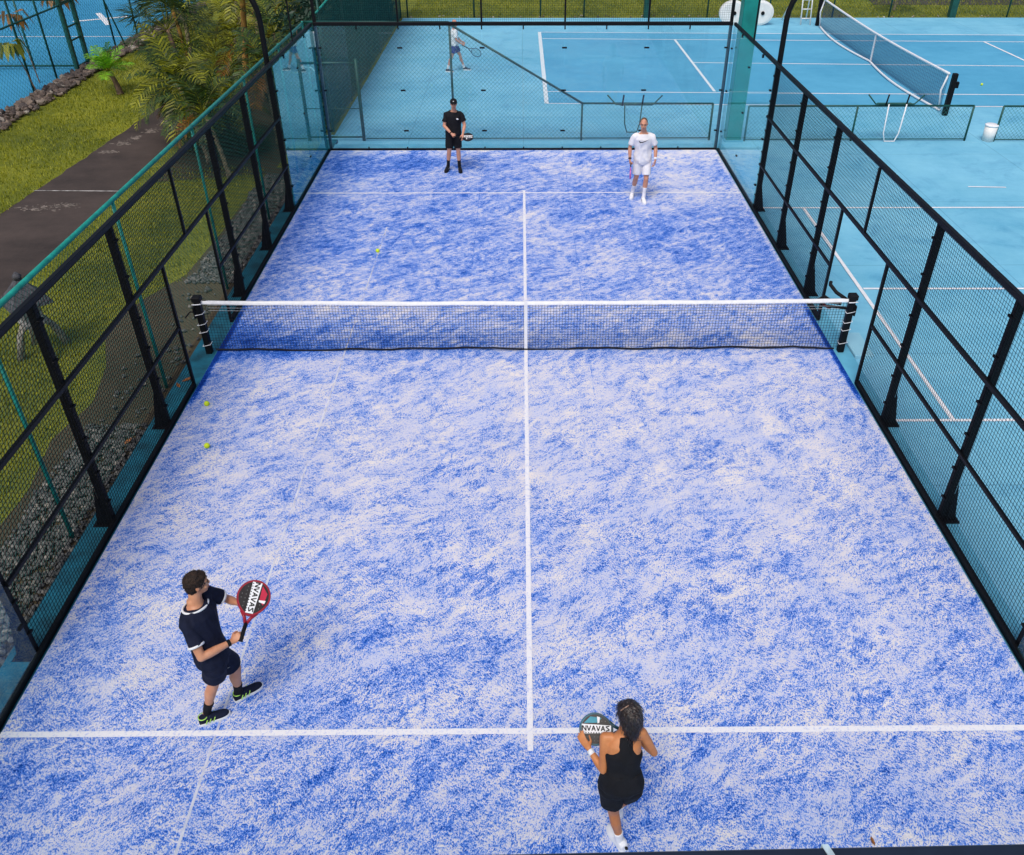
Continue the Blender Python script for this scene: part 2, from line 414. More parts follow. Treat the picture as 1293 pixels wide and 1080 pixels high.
st(sheet('path_slab', [(-12.6,19.6),(-11.3,19.9),(-11.4,20.5),(-12.7,20.2)], GZ-.006, ASPH))
st(sheet('far_path', [(16.5,31.2),(60,30.6),(60,34),(17,35)], GZ-.006, ASPH))
st(sheet('path_joint', [(-11.5,7.42),(-9.44,7.37),(-9.44,7.41),(-11.5,7.46)], GZ-.001, mat('joint_grey', (.42,.40,.38), .9, .4, 6)))
def blob(cx, cy, rx, ry, n=22, k=.25, s=0):
    return [(cx + rx*math.cos(2*PI*i/n)*(1+k*noise.noise(V((math.cos(2*PI*i/n)+s, math.sin(2*PI*i/n), s)))),
             cy + ry*math.sin(2*PI*i/n)*(1+k*noise.noise(V((math.cos(2*PI*i/n)+s+9, math.sin(2*PI*i/n), s))))) for i in range(n)]
st(sheet('soil_patch', [(-5.4,-9),(-5.4,9),(-6.35,9),(-6.4,5),(-6.5,3.0),(-6.95,2.0),(-7.2,.9),(-6.7,-.3),(-6.5,-1.3),(-6.7,-2.2),(-6.5,-3.3),(-6.6,-5),(-6.5,-9)], GZ-.012, SOIL))
st(sheet('soil_bed', [(-8.9,8.0),(-6.2,8.6),(-6.0,26),(-9.6,26),(-9.4,14)], GZ-.010, SOIL))
pale = mat('pale_crack', (.20, .165, .14), .9, .4, 8)
for i, (cx, cy, rx, ry, s) in enumerate([(-10.9,6.35,.32,.16,1),(-10.35,6.5,.22,.1,2),(-10.75,10.9,.14,.12,3),(-10.6,11.4,.1,.14,4),(-10.4,12.0,.12,.16,5),(-10.9,10.2,.18,.08,6),(-10.3,12.9,.1,.2,8),(-11.2,4.0,.12,.07,9)]):
    b = MB(); rnd = random.Random(i)
    for _ in range(90):
        px, py = cx + rnd.gauss(0, rx*.75), cy + rnd.gauss(0, ry*.75); r = rnd.uniform(.008, .032)*(1 if rnd.random()<.8 else 1.9)
        pts = blob(px, py, r, r*.7, 7, .5, rnd.random()*9)
        z = GZ - .002 + rnd.random()*.0015
        b.add([(x, y, z) for x, y in pts], [tuple(range(7))])
    st(b.build('path_stain', pale))

# padel court floor: a low slab carrying the carpet
b = MB(); b.box(-5.0, 5.0, -10.0, 10.0, GZ-.05, -.012); st(b.build('court_slab', PLINTH))
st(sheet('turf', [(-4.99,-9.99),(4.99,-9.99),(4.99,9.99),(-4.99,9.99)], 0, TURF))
b = MB(); b.box(-5.40, -5.0, -13, 11.0, GZ-.05, -.03); st(b.build('kerb', KERB, bevel=.01))
b = MB(); b.box(-5.4, 5.3, 10.0, 10.62, GZ-.05, -.04); st(b.build('plinth', PLINTH, bevel=.01))
b = MB(); b.box(5.0, 5.30, -13, 10.0, GZ-.05, -.05); st(b.build('side_plinth', PLINTH, bevel=.01))
b = MB(); b.box(5.31, 5.62, -.18, .56, GZ-.01, -.02); st(b.build('net_post_footing', LIGHTC, bevel=.01))
LZ = .005
def stripe(name, p0, p1, w, z, m=WHITE):
    p0, p1 = V((*p0, 0)), V((*p1, 0)); d = (p1-p0).normalized(); q = V((-d.y, d.x, 0))*w/2
    n = max(2, int((p1-p0).length/.35)); b = MB(); vs = []
    for i in range(n+1):
        p = p0.lerp(p1, i/n); j = .04*w
        for sg in (-1, 1):
            r = p + q*sg*(1 + .10*noise.noise(p*3.1 + V((sg*5, 0, 0)))); vs.append((r.x, r.y, z))
    b.add(vs, [(2*i, 2*i+2, 2*i+3, 2*i+1) for i in range(n)])
    return st(b.build(name, m))
def linemat():
    m, nt, out = nmat('turf_line')
    b = nt.nodes.new('ShaderNodeBsdfPrincipled'); g = nt.nodes.new('ShaderNodeNewGeometry')
    n = noise_(nt, g.outputs['Position'], 30, 4, .8)
    nt.links.new(ramp(nt, [(.34, (.42, .48, .76)), (.47, (.80, .78, .80))], n), b.inputs['Base Color'])
    b.inputs['Roughness'].default_value = .9; bump(nt, n, .5, .01, b)
    nt.links.new(b.outputs[0], out.inputs[0]); return m
TL = linemat()
stripe('service_line', (-4.99, -6.95), (4.99, -6.95), .062, LZ, TL)
stripe('service_line', (-4.99, 6.95), (4.99, 6.95), .05, LZ, TL)
stripe('centre_line', (0, -7.16), (0, 7.10), .056, LZ+.004, TL)
def seammat():
    m, nt, out = nmat('seam_thread')
    b = nt.nodes.new('ShaderNodeBsdfPrincipled'); b.inputs['Base Color'].default_value = (.80, .80, .86, 1)
    g = nt.nodes.new('ShaderNodeNewGeometry'); n = noise_(nt, g.outputs['Position'], 1.3, 3, .7)
    t = nt.nodes.new('ShaderNodeBsdfTransparent'); mx = nt.nodes.new('ShaderNodeMixShader')
    nt.links.new(ramp(nt, [(.40, (.12, .12, .12)), (.56, (.75, .75, .75))], n), mx.inputs[0])
    nt.links.new(t.outputs[0], mx.inputs[1]); nt.links.new(b.outputs[0], mx.inputs[2]); nt.links.new(mx.outputs[0], out.inputs[0]); return m
stripe('turf_seam', (-2.97, -8.8), (-2.90, 5.0), .026, .0025, seammat())
# tennis lines (nearly east-west court)
TZ = GZ + .008
def tl(a, b_, w=.07): stripe('tennis_line', a, b_, w, TZ)
tl((.66,25.07),(24.1,24.28),.07); tl((.8,23.85),(24.1,23.02)); tl((6.1,19.86),(18.1,19.27)); tl((.75,16.03),(24.1,15.3))
tl((.71,14.67),(24.1,13.95)); stripe('tennis_line', (.70,25.09), (.72,14.65), .13, TZ+.003); stripe('tennis_line', (6.0,23.66), (6.12,16.0), .09, TZ+.003)
stripe('tennis_line', (18.03,23.2), (18.2,15.5), .09, TZ+.003)
tl((5.12,6.25),(30,6.2),.06); tl((6.29,2.3),(30,2.15),.06); tl((5.30,-1.86),(30,-1.9),.06); stripe('tennis_line', (6.26,6.2), (6.2,-1.88), .07, TZ+.003)
stripe('tennis_line', (10.54,7.54), (11.42,7.49), .05, TZ)
# left court lines and floor emblem
stripe('left_court_line', (-40,24.3), (-15.6,24.3), .07, TZ); stripe('left_court_line', (-17.4,26.6), (-18.9,29.2), .22, TZ)
stripe('left_court_line', (-19.2,27.3), (-17.3,28.4), .22, TZ+.003); stripe('left_court_line', (-24,19.42), (-15.5,19.42), .05, TZ, BLACK)

def stones(name, region, spacing, r0, r1, m, seed, z=GZ):
    rnd = random.Random(seed); b = MB()
    ph = (1+5**.5)/2; iv = [V(p).normalized() for p in [(-1,ph,0),(1,ph,0),(-1,-ph,0),(1,-ph,0),(0,-1,ph),(0,1,ph),(0,-1,-ph),(0,1,-ph),(ph,0,-1),(ph,0,1),(-ph,0,-1),(-ph,0,1)]]
    fi = [(0,11,5),(0,5,1),(0,1,7),(0,7,10),(0,10,11),(1,5,9),(5,11,4),(11,10,2),(10,7,6),(7,1,8),(3,9,4),(3,4,2),(3,2,6),(3,6,8),(3,8,9),(4,9,5),(2,4,11),(6,2,10),(8,6,7),(9,8,1)]
    x0, x1, y0, y1, inside = region
    x = x0
    while x < x1:
        y = y0
        while y < y1:
            px, py = x + rnd.uniform(-.5,.5)*spacing, y + rnd.uniform(-.5,.5)*spacing
            if inside(px, py, rnd):
                r = rnd.uniform(r0, r1); sc = V((rnd.uniform(.8,1.3), rnd.uniform(.8,1.3), rnd.uniform(.5,.9)))*r
                R = Matrix.Rotation(rnd.uniform(0,6.28), 3, 'Z') @ Matrix.Rotation(rnd.uniform(-.6,.6), 3, 'X')
                vs = [R @ V((q.x*sc.x*rnd.uniform(.8,1.15), q.y*sc.y*rnd.uniform(.8,1.15), q.z*sc.z*rnd.uniform(.8,1.15))) + V((px, py, z + r*.35 + rnd.random()*r*.5)) for q in iv]
                b.add(vs, fi)
            y += spacing
        x += spacing
    return b.build(name, m, smooth=False)
def gin(x, y, r):
    w = -6.32 + .16*noise.noise(V((0, y*1.3, 3)))
    if x < w: return False
    if -1.9 < y < 2.6: return r.random() < .05
    return r.random() < .96
tag(stones('gravel', (-6.6,-5.44,-7.5,8.5,gin), 0.052, .014, .046, PEB, 1), 'strip of dark grey pebbles between the soil and the teal kerb', 'gravel', kind='stuff')
def rin(x, y, r):
    c = -14.95 + .12*noise.noise(V((0, y*.8, 7))); return abs(x-c) < .42+.08*noise.noise(V((3, y*2, 1))) and r.random() < .93
tag(stones('rock_border', (-15.5,-14.3,7,31,rin), .14, .05, .135, ROCK, 2), 'border of brown rocks between the lawn and the left court', 'rocks', kind='stuff')
def litin(x, y, r): return r.random() < .16
tag(stones('leaf_litter', (-5,30,28.12,28.5,litin), .14, .02, .05, stone_mat('pale_litter', [(0,(.10,.07,.03)),(.5,(.3,.2,.1)),(1,(.6,.55,.45))]), 3), 'pale litter scattered along the foot of the far fence', 'litter', kind='stuff')
# grass blades: tufts over the visible lawns
def blades(name, n, regions, h0, h1, seed, label):
    rnd = random.Random(seed); b = MB()
    tot = sum((r[1]-r[0])*(r[3]-r[2]) for r in regions)
    for (x0, x1, y0, y1, fn) in regions:
        for _ in range(int(n*(x1-x0)*(y1-y0)/tot)):
            x, y = rnd.uniform(x0,x1), rnd.uniform(y0,y1)
            if not fn(x, y): continue
            h = rnd.uniform(h0,h1); a = rnd.uniform(0,6.28); w = h*.16; t = rnd.uniform(.1,.6)*h; c, s = math.cos(a), math.sin(a)
            b.add([(x-w*s, y+w*c, -.12), (x+w*s, y-w*c, -.12), (x+t*c, y+t*s, -.12+h)], [(0,1,2)])
    return tag(b.build(name, L_BLADE), label, 'grass', kind='stuff')
def pathx(y): return -11.75 + max(0, (y+8))*.018 + max(0,y-6)*.035
blades('lawn_grass', 60000, [(-14.5,-11,0,27,lambda x,y: x < pathx(y)-.02 and x > -14.45), (-9.35,-6.45,-3.5,9,lambda x,y: x < -7.2 or y>2.2+(x+7)*1. or (y<-.4 and x<-6.75)), (-12,-6,16,27,lambda x,y: True)], .035, .09, 4, 'short yellow green lawn grass beside the asphalt path')
blades('far_grass', 16000, [(-5,26,28.5,33,lambda x,y: True)], .05, .12, 5, 'olive grass beyond the far court fence')

# ------------------------------------------------------------------ padel enclosure
def gusset_post(parent, side, y):
    """3 m post just outside the court edge with a triangular foot"""
    x = side*5.07
    m = MB(); m.box(min(x, x+side*.09), max(x, x+side*.09), y-.035, y+.035, -.03, 3.0)
    for z in (.3, .75, 1.25, 1.7, 2.3, 2.8):
        a_, b_ = sorted((x+side*.01, x-side*.018)); m.box(a_, b_, y-.052, y+.052, z-.016, z+.016)
    p = m.build('post', BLACK, parent, bevel=.004)
    g = MB()
    for dy in (-.045, .037):
        g.prism([(x+side*.085, y+dy, -.03), (x+side*.21, y+dy, -.03), (x+side*.09, y+dy, .56)], (0, .008, 0))
    g.box(min(x-side*.02, x+side*.25), max(x-side*.02, x+side*.25), y-.09, y+.09, -.05, -.028)
    for dx in (.02, .21):
        for dy in (-.065, .065):
            g.loft([((x+side*dx, y+dy, -.03), (.012,0,0), (0,.012,0)), ((x+side*dx, y+dy, -.008), (.012,0,0), (0,.012,0))], 6)
    g.build('gusset', BLACK, p)
def side_wall(side, label):
    r = empty('side_fence'); X = side*5.05
    for y in (-6, -4, -2, 2, 4, 6): gusset_post(r, side, y)
    for y0, y1 in ((-10, 10),):
        m = MB(); m.box(min(X-side*.0, X+side*.06), max(X, X+side*.06), y0, y1, 3.0, 3.07); m.build('top_rail', BLACK, r, bevel=.005)
    for s in (-1, 1):
        m = MB(); a, b_ = sorted((s*1.0, s*6.0)); m.box(X-.02, X+.02, a, b_, .98, 1.02); m.build('rail', BLACK, r)
        m = MB(); a, b_ = sorted((s*1.0, s*10.0)); m.box(X-.025, X+.035 if side>0 else X+.025, a, b_, -.02, .045); m.build('bottom_rail', BLACK, r)
        m = MB(); m.box(X-.02, X+.02, s*1.0-.022, s*1.0+.022, -.02, 1.98); m.build('door_jamb', BLACK, r)
        # glass end panels
        for k in (0, 1):
            a = s*(6.06 + 1.96*k); b_ = s*(6.06 + 1.96*(k+1) - .012); a, b_ = sorted((a, b_))
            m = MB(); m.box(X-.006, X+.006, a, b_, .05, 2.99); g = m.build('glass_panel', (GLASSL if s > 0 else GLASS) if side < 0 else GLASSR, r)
        for z in (.5, 1.5, 2.5):
            for yy in (6.09, 8.02, 9.9): c = MB(); c.box(X-.02, X+.02, s*yy-.035, s*yy+.035, z-.015, z+.015); c.build('glass_clamp', BLACK, r)
        for yy in (7, 9): c = MB(); c.box(X-.02, X+.02, s*yy-.02, s*yy+.02, 2.93, 3.0); c.build('bracket', BLACK, r)
    m = MB(); m.box(X-.022, X+.022, -6.0, 6.0, 1.98, 2.03); m.build('rail', BLACK, r)
    m = MB(); m.box(X-.02, X+.02, -.02, .02, 2.03, 3.0); m.build('mullion', BLACK, r)
    for (a, b_, z0, z1) in ((-6,-1,.04,2.0),(1,6,.04,2.0),(-6,6,2.0,3.0)):
        m = MB(); wiremesh(m, [(a,z0),(b_,z0),(b_,z1),(a,z1)], (X, 0, 0), (0,1,0), (0,0,1), .05, .0064 if side < 0 else .0054, SQ)
        m.build('mesh_panel', WIREB, r)
    # thin post carrying the upper mesh at the far end, only above the glass
    for s in (1,):
        m = MB(); m.box(X, X+side*.03, s*8-.015, s*8+.015, 3.07, 4.1); m.build('upper_post', BLACK, r)
    rebase(r, (X, 0, 0)); tag(r, label, 'fence'); return r
side_wall(-1, 'black steel and welded mesh side wall of the blue court on the lawn side')
side_wall(1, 'black steel and welded mesh side wall of the blue court on the tennis court side')

def end_wall(s, label, ztop=4.0):
    r = empty('end_wall'); Y = s*10.0
    for k in range(5):
        m = MB(); m.box(-5+2*k+.006, -3+2*k-.006, Y-.006, Y+.006, .05, 2.99); m.build('glass_panel', GLASS, r)
    if s > 0:
        m = MB(); m.box(-5.03, 5.03, Y-.02, Y+.06, 3.0, 3.08); m.build('beam', BLACK, r, bevel=.006)
        top = ztop
    else:
        m = MB(); m.box(-5.03, 5.03, Y-.04, Y+.04, 3.0, 3.05); m.build('beam', BLACK, r, bevel=.006)
        m = MB(); m.bar((-5.05, Y-.045, 3.56), (5.05, Y-.045, 3.79), .10, .10); m.build('upper_beam', mat('navy_steel', (.010,.017,.035), .4, .1), r, bevel=.006)
        m = MB(); m.bar((1.17, Y-.105, 3.757), (1.13, Y+.010, 3.758), .026, .006); m.bar((1.13, Y+.010, 3.759), (1.13, Y+.010, 3.63), .026, .006, (0,1,0))
        m.build('strap', mat('pale_strap', (.50, .64, .70), .5), r); top = 3.56
    m = MB(); m.box(-5.0, 5.0, Y-.02, Y+.03, -.01, .045); m.build('bottom_rail', BLACK, r)
    for k in range(1, 10):
        x = -5+k
        m = MB(); m.box(x-.015, x+.015, Y-.03, Y-.007, 2.92, 2.999); m.build('bracket', BLACK, r)
        m = MB(); m.box(x-.015, x+.015, Y-.035, Y-.007, .045, .09); m.build('bracket', BLACK, r)
    for x in (-4.93, -3, -1, 1, 3, 4.93):
        for z in (.5, 1.5, 2.5): w_ = .06 if abs(x) < 4 else .04; m = MB(); m.box(x-w_, x+w_, Y-.02, Y+.02, z-.016, z+.016); m.build('glass_clamp', BLACK, r)
    for x in (-4.99, 4.99):
        m = MB(); m.box(x-.035, x+.035, Y+.008, Y+.07, -.03, 3.0)
        m.build('corner_post', mat('navy_corner', (.01,.04,.07), .4, .1) if s>0 else BLACK, r)
        m = MB(); m.box(x-.035, x+.035, Y+.0, Y+.06, 3.08, top); m.build('upper_post', BLACK, r)
    for x in (-3, -1, 1, 3):
        m = MB(); m.box(x-.022, x+.022, Y+.01, Y+.05, 3.08 if s>0 else 3.05, top); m.build('upper_post', BLACK, r)
    m = MB(); wiremesh(m, [(-5,3.06),(5,3.06),(5,top),(-5,top)], (0, Y+.03, 0), (1,0,0), (0,0,1), .05, .0042, SQ); m.build('mesh_panel', WIREB, r)
    if s > 0:
        m = MB(); m.box(-5.03, 5.03, Y, Y+.05, top, top+.05); m.build('upper_beam', BLACK, r)
    rebase(r, (0, Y, 0)); tag(r, label, 'glass wall')
end_wall(1, 'far glass end wall with small black clamps and a black beam, behind the two far players')
end_wall(-1, 'near end wall whose dark top beam with a white strap crosses the bottom right corner')

def lamp_pole(side, label):
    r = empty('lamp_pole'); x = side*5.20; y = 6.25
    pts = [(x, y, -.05), (x, y, 2.5), (x, y, 3.8)]
    for k in range(1, 7):
        a = k/6*1.15; pts.append((x + side*.85*(1-math.cos(a)), y, 3.8 + .85*math.sin(a)))
    pts.append((pts[-1][0]+side*.5, y, pts[-1][2]+.28))
    m = MB(); m.tube(pts, .055, 12); m.build('pole', BLACK, r, True)
    e = V(pts[-1]); m = MB(); m.box(e.x-.12, e.x+.22, y-.16, y+.16, e.z-.03, e.z+.05); m.build('lamp_head', BLACK, r, bevel=.01)
    m = MB(); m.box(x-.1, x+.1, y-.1, y+.1, -.05, -.035); m.build('base_plate', BLACK, r)
    rebase(r, (x, y, -.05)); tag(r, label, 'lamp post', 'lamp poles at the court sides')
lamp_pole(-1, 'black curved lamp pole rising behind the side wall next to the palms')
lamp_pole(1, 'black curved lamp pole rising behind the side wall next to the tennis courts')

# ------------------------------------------------------------------ padel net
def padel_net():
    r = empty('padel_net')
    def zt(x): return .88 + .03*(abs(x)/5.0)**2
    def xf(t): return -5.0 + 10.0*t
    m = MB()
    pitch = .047; nx = int(9.95/pitch)
    for i in range(nx+5):
        x = -5.06 + i*pitch; m.wire((x, .003, .03+.012*noise.noise(V((x*2,0,0)))), (x, .003, zt(x)-.04), .0062)
    zs = [.045 + pitch*k for k in range(18)]
    for z in zs:
        for i in range(40):
            xa, xb = xf(i/40)*.995, xf((i+1)/40)*.995
            w = .008*math.sin(i*.7+z*9)
            m.wire((xa*1.02, 0, z + (zt(xa)-.88)*z/.88), (xb*1.02, 0, z + (zt(xb)-.88)*z/.88), .0062)
    m.build('net', NETB, r)
    m = MB()
    for k in range(3):
        for i in range(40):
            xa, xb = xf(i/40)*.995, xf((i+1)/40)*.995
            m.wire((xa, -.006, zt(xa)-.075-.047*k), (xb, -.006, zt(xb)-.075-.047*k), .0045)
    m.build('pale_net_rows', NETW, r)
    m = MB(); n = 50; vs = []
    for i in range(n+1):
        x = xf(i/n)*1.012; z = zt(x)
        for q in ((-.016, -.055), (-.012, .0), (.012, .0), (.016, -.055)): vs.append((x, q[0], z+q[1]+.006*noise.noise(V((x*3, q[0]*30, 0)))+.012*noise.noise(V((x*.8, 0, 5)))))
    m.add(vs, [(4*i+j, 4*i+j+1, 4*i+j+5, 4*i+j+4) for i in range(n) for j in range(3)]); m.build('tape', WHITE, r, True)
    m = MB(); m.box(-.026, .026, -.02, -.014, .01, .885); m.build('centre_strap', WHITE, r)
    m = MB(); pts = [(xf(i/60), -.01 + .05*noise.noise(V((i*.23, 0, 1))), .03 + .05*noise.noise(V((i*.17, 3, 0))) + .012*noise.noise(V((i*.9,0,0)))) for i in range(61)]
    m.tube(pts, .015, 6); m.build('bottom_cord', NETB, r)
    for sx in (-1, 1): m = MB(); m.wire((sx*5.12, 0, .925), (sx*4.95, 0, .905), .012); m.build('cable', BLACK, r)
    for s in (-1, 1):
        m = MB(); m.box(s*5.12-.048, s*5.12+.048, -.048, .048, -.05, .94); p = m.build('post', BLACK, r, bevel=.008)
        m = MB(); m.box(s*5.12-.068, s*5.12+.068, -.065, .065, .90, .99); m.build('post_cap', RUBBER, p, bevel=.012)
        for k, z in enumerate((.12, .34, .50, .66)):
            zz = z + .02*(k%2); m = MB()
            m.tube([(s*5.12-.062, -.058, zz), (s*5.12, -.064, zz+.015), (s*5.12+.062, -.058, zz+.03), (s*5.12+.064, .0, zz+.03), (s*5.12+.062, .058, zz+.02), (s*5.12-.062, .058, zz), (s*5.12-.064, 0, zz), (s*5.12-.062,-.058,zz)], .0045, 5); m.build('cord_tie', WHITE, p)
        m = MB(); m.tube([(s*5.12-.07, -.06, .87), (s*5.12, -.066, .875), (s*5.12+.07, -.06, .88)], .009, 5)
        m.build('cord_tie', WHITE, p)
        m = MB(); m.box(s*5.12-.09, s*5.12-.055 if s<0 else s*5.12+.09, -.05, .06, .62, .82) if s<0 else m.box(s*5.12+.055, s*5.12+.085, -.05, .05, .62, .8)
        m.build('winch', BLACK, p, bevel=.008)
        if s < 0:
            m = MB(); m.tube([(-5.17,-.02,.72),(-5.26,-.03,.73),(-5.30,-.05,.69),(-5.33,-.10,.66)], .012, 6); m.build('crank', BLACK, p)
    # straps and spare net folded towards the right post
    m = MB()
    m.tube([(4.98,.06,.80),(4.85,.16,.78),(4.78,.28,.80),(4.70,.30,.72)], .035, 7)
    m.tube([(5.06,.05,.86),(4.92,.20,.92),(4.86,.34,.98),(4.88,.40,1.0)], .030, 7)
    m.tube([(4.70,.10,.74),(4.85,.02,.76),(5.06,0,.74)], .022, 6)
    m.build('folded_strap', RUBBER, r, True)
    m = MB(); m.tube([(4.70,.05,.80),(4.76,.06,.74),(4.82,.05,.72)], .02, 6); m.build('red_tag', mat('dark_red', (.16,.01,.01), .6), r, True)
    tag(r, 'padel net with white tape and centre strap on black posts tied with white cord', 'net')
padel_net()

def ball(x, y, z, label, m=BALL, r=.033, name='ball', group='yellow balls lying on the courts'):
    r = max(r, .039); b = MB(); b.sph((0,0,0), r, 20, 12); o = b.build(name, m, None, True); o.location = (x, y, z)
    tag(o, label, 'ball', group); return o
ball(-4.69, -1.54, .033, 'yellow ball by the left wall, the one nearer the net')
ball(-4.38, -2.55, .033, 'yellow ball by the left wall, the one farther from the net')
ball(-2.92, 3.75, .036, 'yellow ball lying on the turf in the far half of the court', r=.04)
ball(9.0, 16.6, GZ+.04, 'pale ball on the tennis court left of the net')
ball(15.0, 16.7, GZ+.04, 'pale ball on the tennis court right of the net')
def leaf(x, y, rot, s, label, z=.004):
    b = MB(); pts = [(-.5,0,0),(-.2,.2,.05),(.2,.22,.12),(.5,.02,.18),(.2,-.16,.10),(-.2,-.17,.03)]
    c = (0,0,.06); b.add([(p[0]*s,p[1]*s,p[2]*s+.003) for p in pts]+[(0,0,.0)], [(i,(i+1)%6,6) for i in range(6)])
    o = b.build('fallen_leaf', LEAFB); o.location = (x, y, z); o.rotation_euler = (0,0,rot); tag(o, label, 'leaf', 'brown fallen leaves')
leaf(2.88, -8.02, 1.7, .075, 'brown leaf on the turf near the bottom right beam')
leaf(-5.22, -.82, .5, .17, 'brown leaf on the teal kerb below the side wall opening', -.028)
leaf(-5.55, -2.35, 1.1, .14, 'brown leaf lying on the pebbles', -.05)
leaf(-5.3, -.98, 2.2, .13, 'smaller brown leaf beside the other on the teal kerb', -.028)

# ------------------------------------------------------------------ teal chain link fences
def rod(parent, name, a, b_, r=.025, m=TEAL, n=8):
    k = MB(); k.tube([a, b_], r, n); return k.build(name, m, parent, True)
def teal_side_fence():
    r = empty('chain_link_fence'); X = -5.53
    ys = [-10.8, -7.5, -4.2, -.9, 2.4, 5.6, 8.5, 11.05]
    rod(r, 'top_rail', (X, -10.8, 2.92), (X, 11.1, 2.86), .032)
    for y in ys: rod(r, 'post', (X, y, -.12), (X, y, 2.91), .026)
    m = MB(); wiremesh(m, [(-10.8,-.08),(11.1,-.08),(11.1,2.86),(-10.8,2.92)], (X-.01,0,0), (0,1,0), (0,0,1), .055, .0046, DI)
    m.build('chain_mesh', WIREG, r)
    rebase(r, (X, 0, -.12)); tag(r, 'tall teal chain link fence between the court wall and the gravel', 'fence')
teal_side_fence()
def teal_back_fence():
    r = empty('chain_link_fence'); Y = 11.1
    rod(r, 'top_rail', (-5.5,Y,2.88), (-1.87,Y,2.87), .03, DGREEN); rod(r, 'post', (-1.86,Y,-.1), (-1.86,Y,2.87), .03, DGREEN)
    rod(r, 'sloping_rail', (-1.86,Y,2.83), (1.56,Y,.88), .03, DGREEN); rod(r, 'low_rail', (1.56,Y,.88), (5.03,Y,.87), .026, DGREEN)
    rod(r, 'post', (1.56,Y,-.1), (1.56,Y,.88), .026, DGREEN); rod(r, 'post', (5.03,Y,-.1), (5.03,Y,.87), .03, DGREEN)
    rod(r, 'bottom_rail', (-4.25,Y,-.04), (5.03,Y,-.04), .016, DGREEN)
    for poly in ([(-4.3,-.06),(-1.86,-.06),(-1.86,2.87),(-4.3,2.87)], [(-5.5,1.95),(-4.3,1.95),(-4.3,2.87),(-5.5,2.87)], [(-1.86,-.06),(1.56,-.06),(1.56,.88),(-1.86,2.83)], [(1.56,-.06),(5.03,-.06),(5.03,.87),(1.56,.87)]):
        m = MB(); wiremesh(m, poly, (0,Y,0), (1,0,0), (0,0,1), .075, .007, DI); m.build('chain_mesh', WIRET, r)
    rebase(r, (-1.86, Y, -.1)); tag(r, 'green chain link fence with a sloping top rail behind the far glass wall', 'fence')
teal_back_fence()
def gate():
    r = empty('gate'); Y = 11.1
    for x in (-5.42, -4.31): rod(r, 'post', (x,Y,-.1), (x,Y,2.0), .045, DGREEN)
    rod(r, 'top_rail', (-5.62,Y,1.9), (-4.29,Y,1.9), .035, DGREEN); rod(r, 'bottom_rail', (-5.4,Y,.0), (-4.33,Y,.0), .025, DGREEN)
    rod(r, 'rail', (-5.4,Y,.75), (-4.33,Y,.75), .012, DGREEN)
    m = MB(); wiremesh(m, [(-5.4,0),(-4.33,0),(-4.33,1.9),(-5.4,1.9)], (0,Y,0), (1,0,0), (0,0,1), .075, .006, DI); m.build('chain_mesh', WIRET, r)
    m = MB(); m.tube([(-5.7,Y-.05,1.83),(-5.45,Y-.06,1.80),(-5.38,Y-.06,1.72)], .02, 6); m.build('latch', WHITEP, r)
    rebase(r, (-4.9,Y,-.1)); tag(r, 'green framed chain link gate behind the far left corner of the glass', 'gate')
gate()
m = MB(); m.box(-5.52,-5.32,11.2,11.4,2.25,2.6); o = m.build('electrical_box', WHITEP, None, bevel=.015); 
r = empty('junction_post'); rod(r, 'post', (-5.42,11.32,-.1), (-5.42,11.32,2.24), .03, DGREEN); rebase(r, (-5.42,11.32,-.1)); tag(r, 'thin green post carrying the white box behind the gate', 'post')
tag(o, 'small white box on a post above the gate at the far left glass corner', 'box')
def low_fence(x0, x1, xs, Y, label):
    r = empty('low_fence')
    rod(r, 'top_rail', (x0,Y,.83), (x1,Y,.83), .026, DGREEN); rod(r, 'bottom_rail', (x0,Y,-.05), (x1,Y,-.05), .014, DGREEN)
    for x in xs: rod(r, 'post', (x,Y,-.1), (x,Y,.83), .028, DGREEN)
    m = MB(); wiremesh(m, [(x0,-.05),(x1,-.05),(x1,.83),(x0,.83)], (0,Y,0), (1,0,0), (0,0,1), .075, .007, DI); m.build('chain_mesh', WIRET, r)
    rebase(r, (x0, Y, -.1)); tag(r, label, 'fence', 'low chain link fences beside the tennis court')
low_fence(5.97, 11.95, (5.97, 8.86, 11.95), 11.0, 'low green chain link fence with three posts in front of the tennis net')
low_fence(12.72, 22, (12.72, 15.7, 18.7, 21.9), 10.95, 'low green chain link fence that starts at the white bin')

def bench(x0, x1, lx0, lx1, up, label, y=10.95, lower=-.08, legm=WHITE):
    r = empty('net_frame'); 
    m = MB(); m.tube([(x0-.24,y,1.13),(x0,y,.89),(x1,y,.89),(x1+.22,y,1.12)], .02, 7); m.build('cross_bar', DGREEN, r, True)
    m = MB(); m.tube([(lx0,y-.05,.9),(lx0+.03,y-.05,lower+.22),(lx0+.1,y-.05,lower),(lx1-.1,y-.05,lower),(lx1-.03,y-.05,lower+.22),(lx1,y-.05,.9)], .017, 7); m.build('leg_loop', legm, r, True)
    for x in up: rod(r, 'upright', (x,y-.02,.86), (x+.03,y-.02,1.14), .022, BLACK)
    m = MB(); m.box(x0+.1, x1-.02, y+.0, y+.18, .86, .88); m.build('seat_slat', DGREEN, r)
    rebase(r, (lx0, y-.05, lower)); tag(r, label, 'metal frame', 'tubular frames hooked over the low fences')
bench(2.44, 3.42, 2.66, 3.12, (2.60, 3.12), 'tubular metal frame hooked on the low fence behind the player in white', legm=DGREEN, lower=.18)
bench(9.30, 10.32, 9.63, 10.10, (9.56, 10.10), 'tubular metal frame with a white leg loop on the low fence near the tennis net')
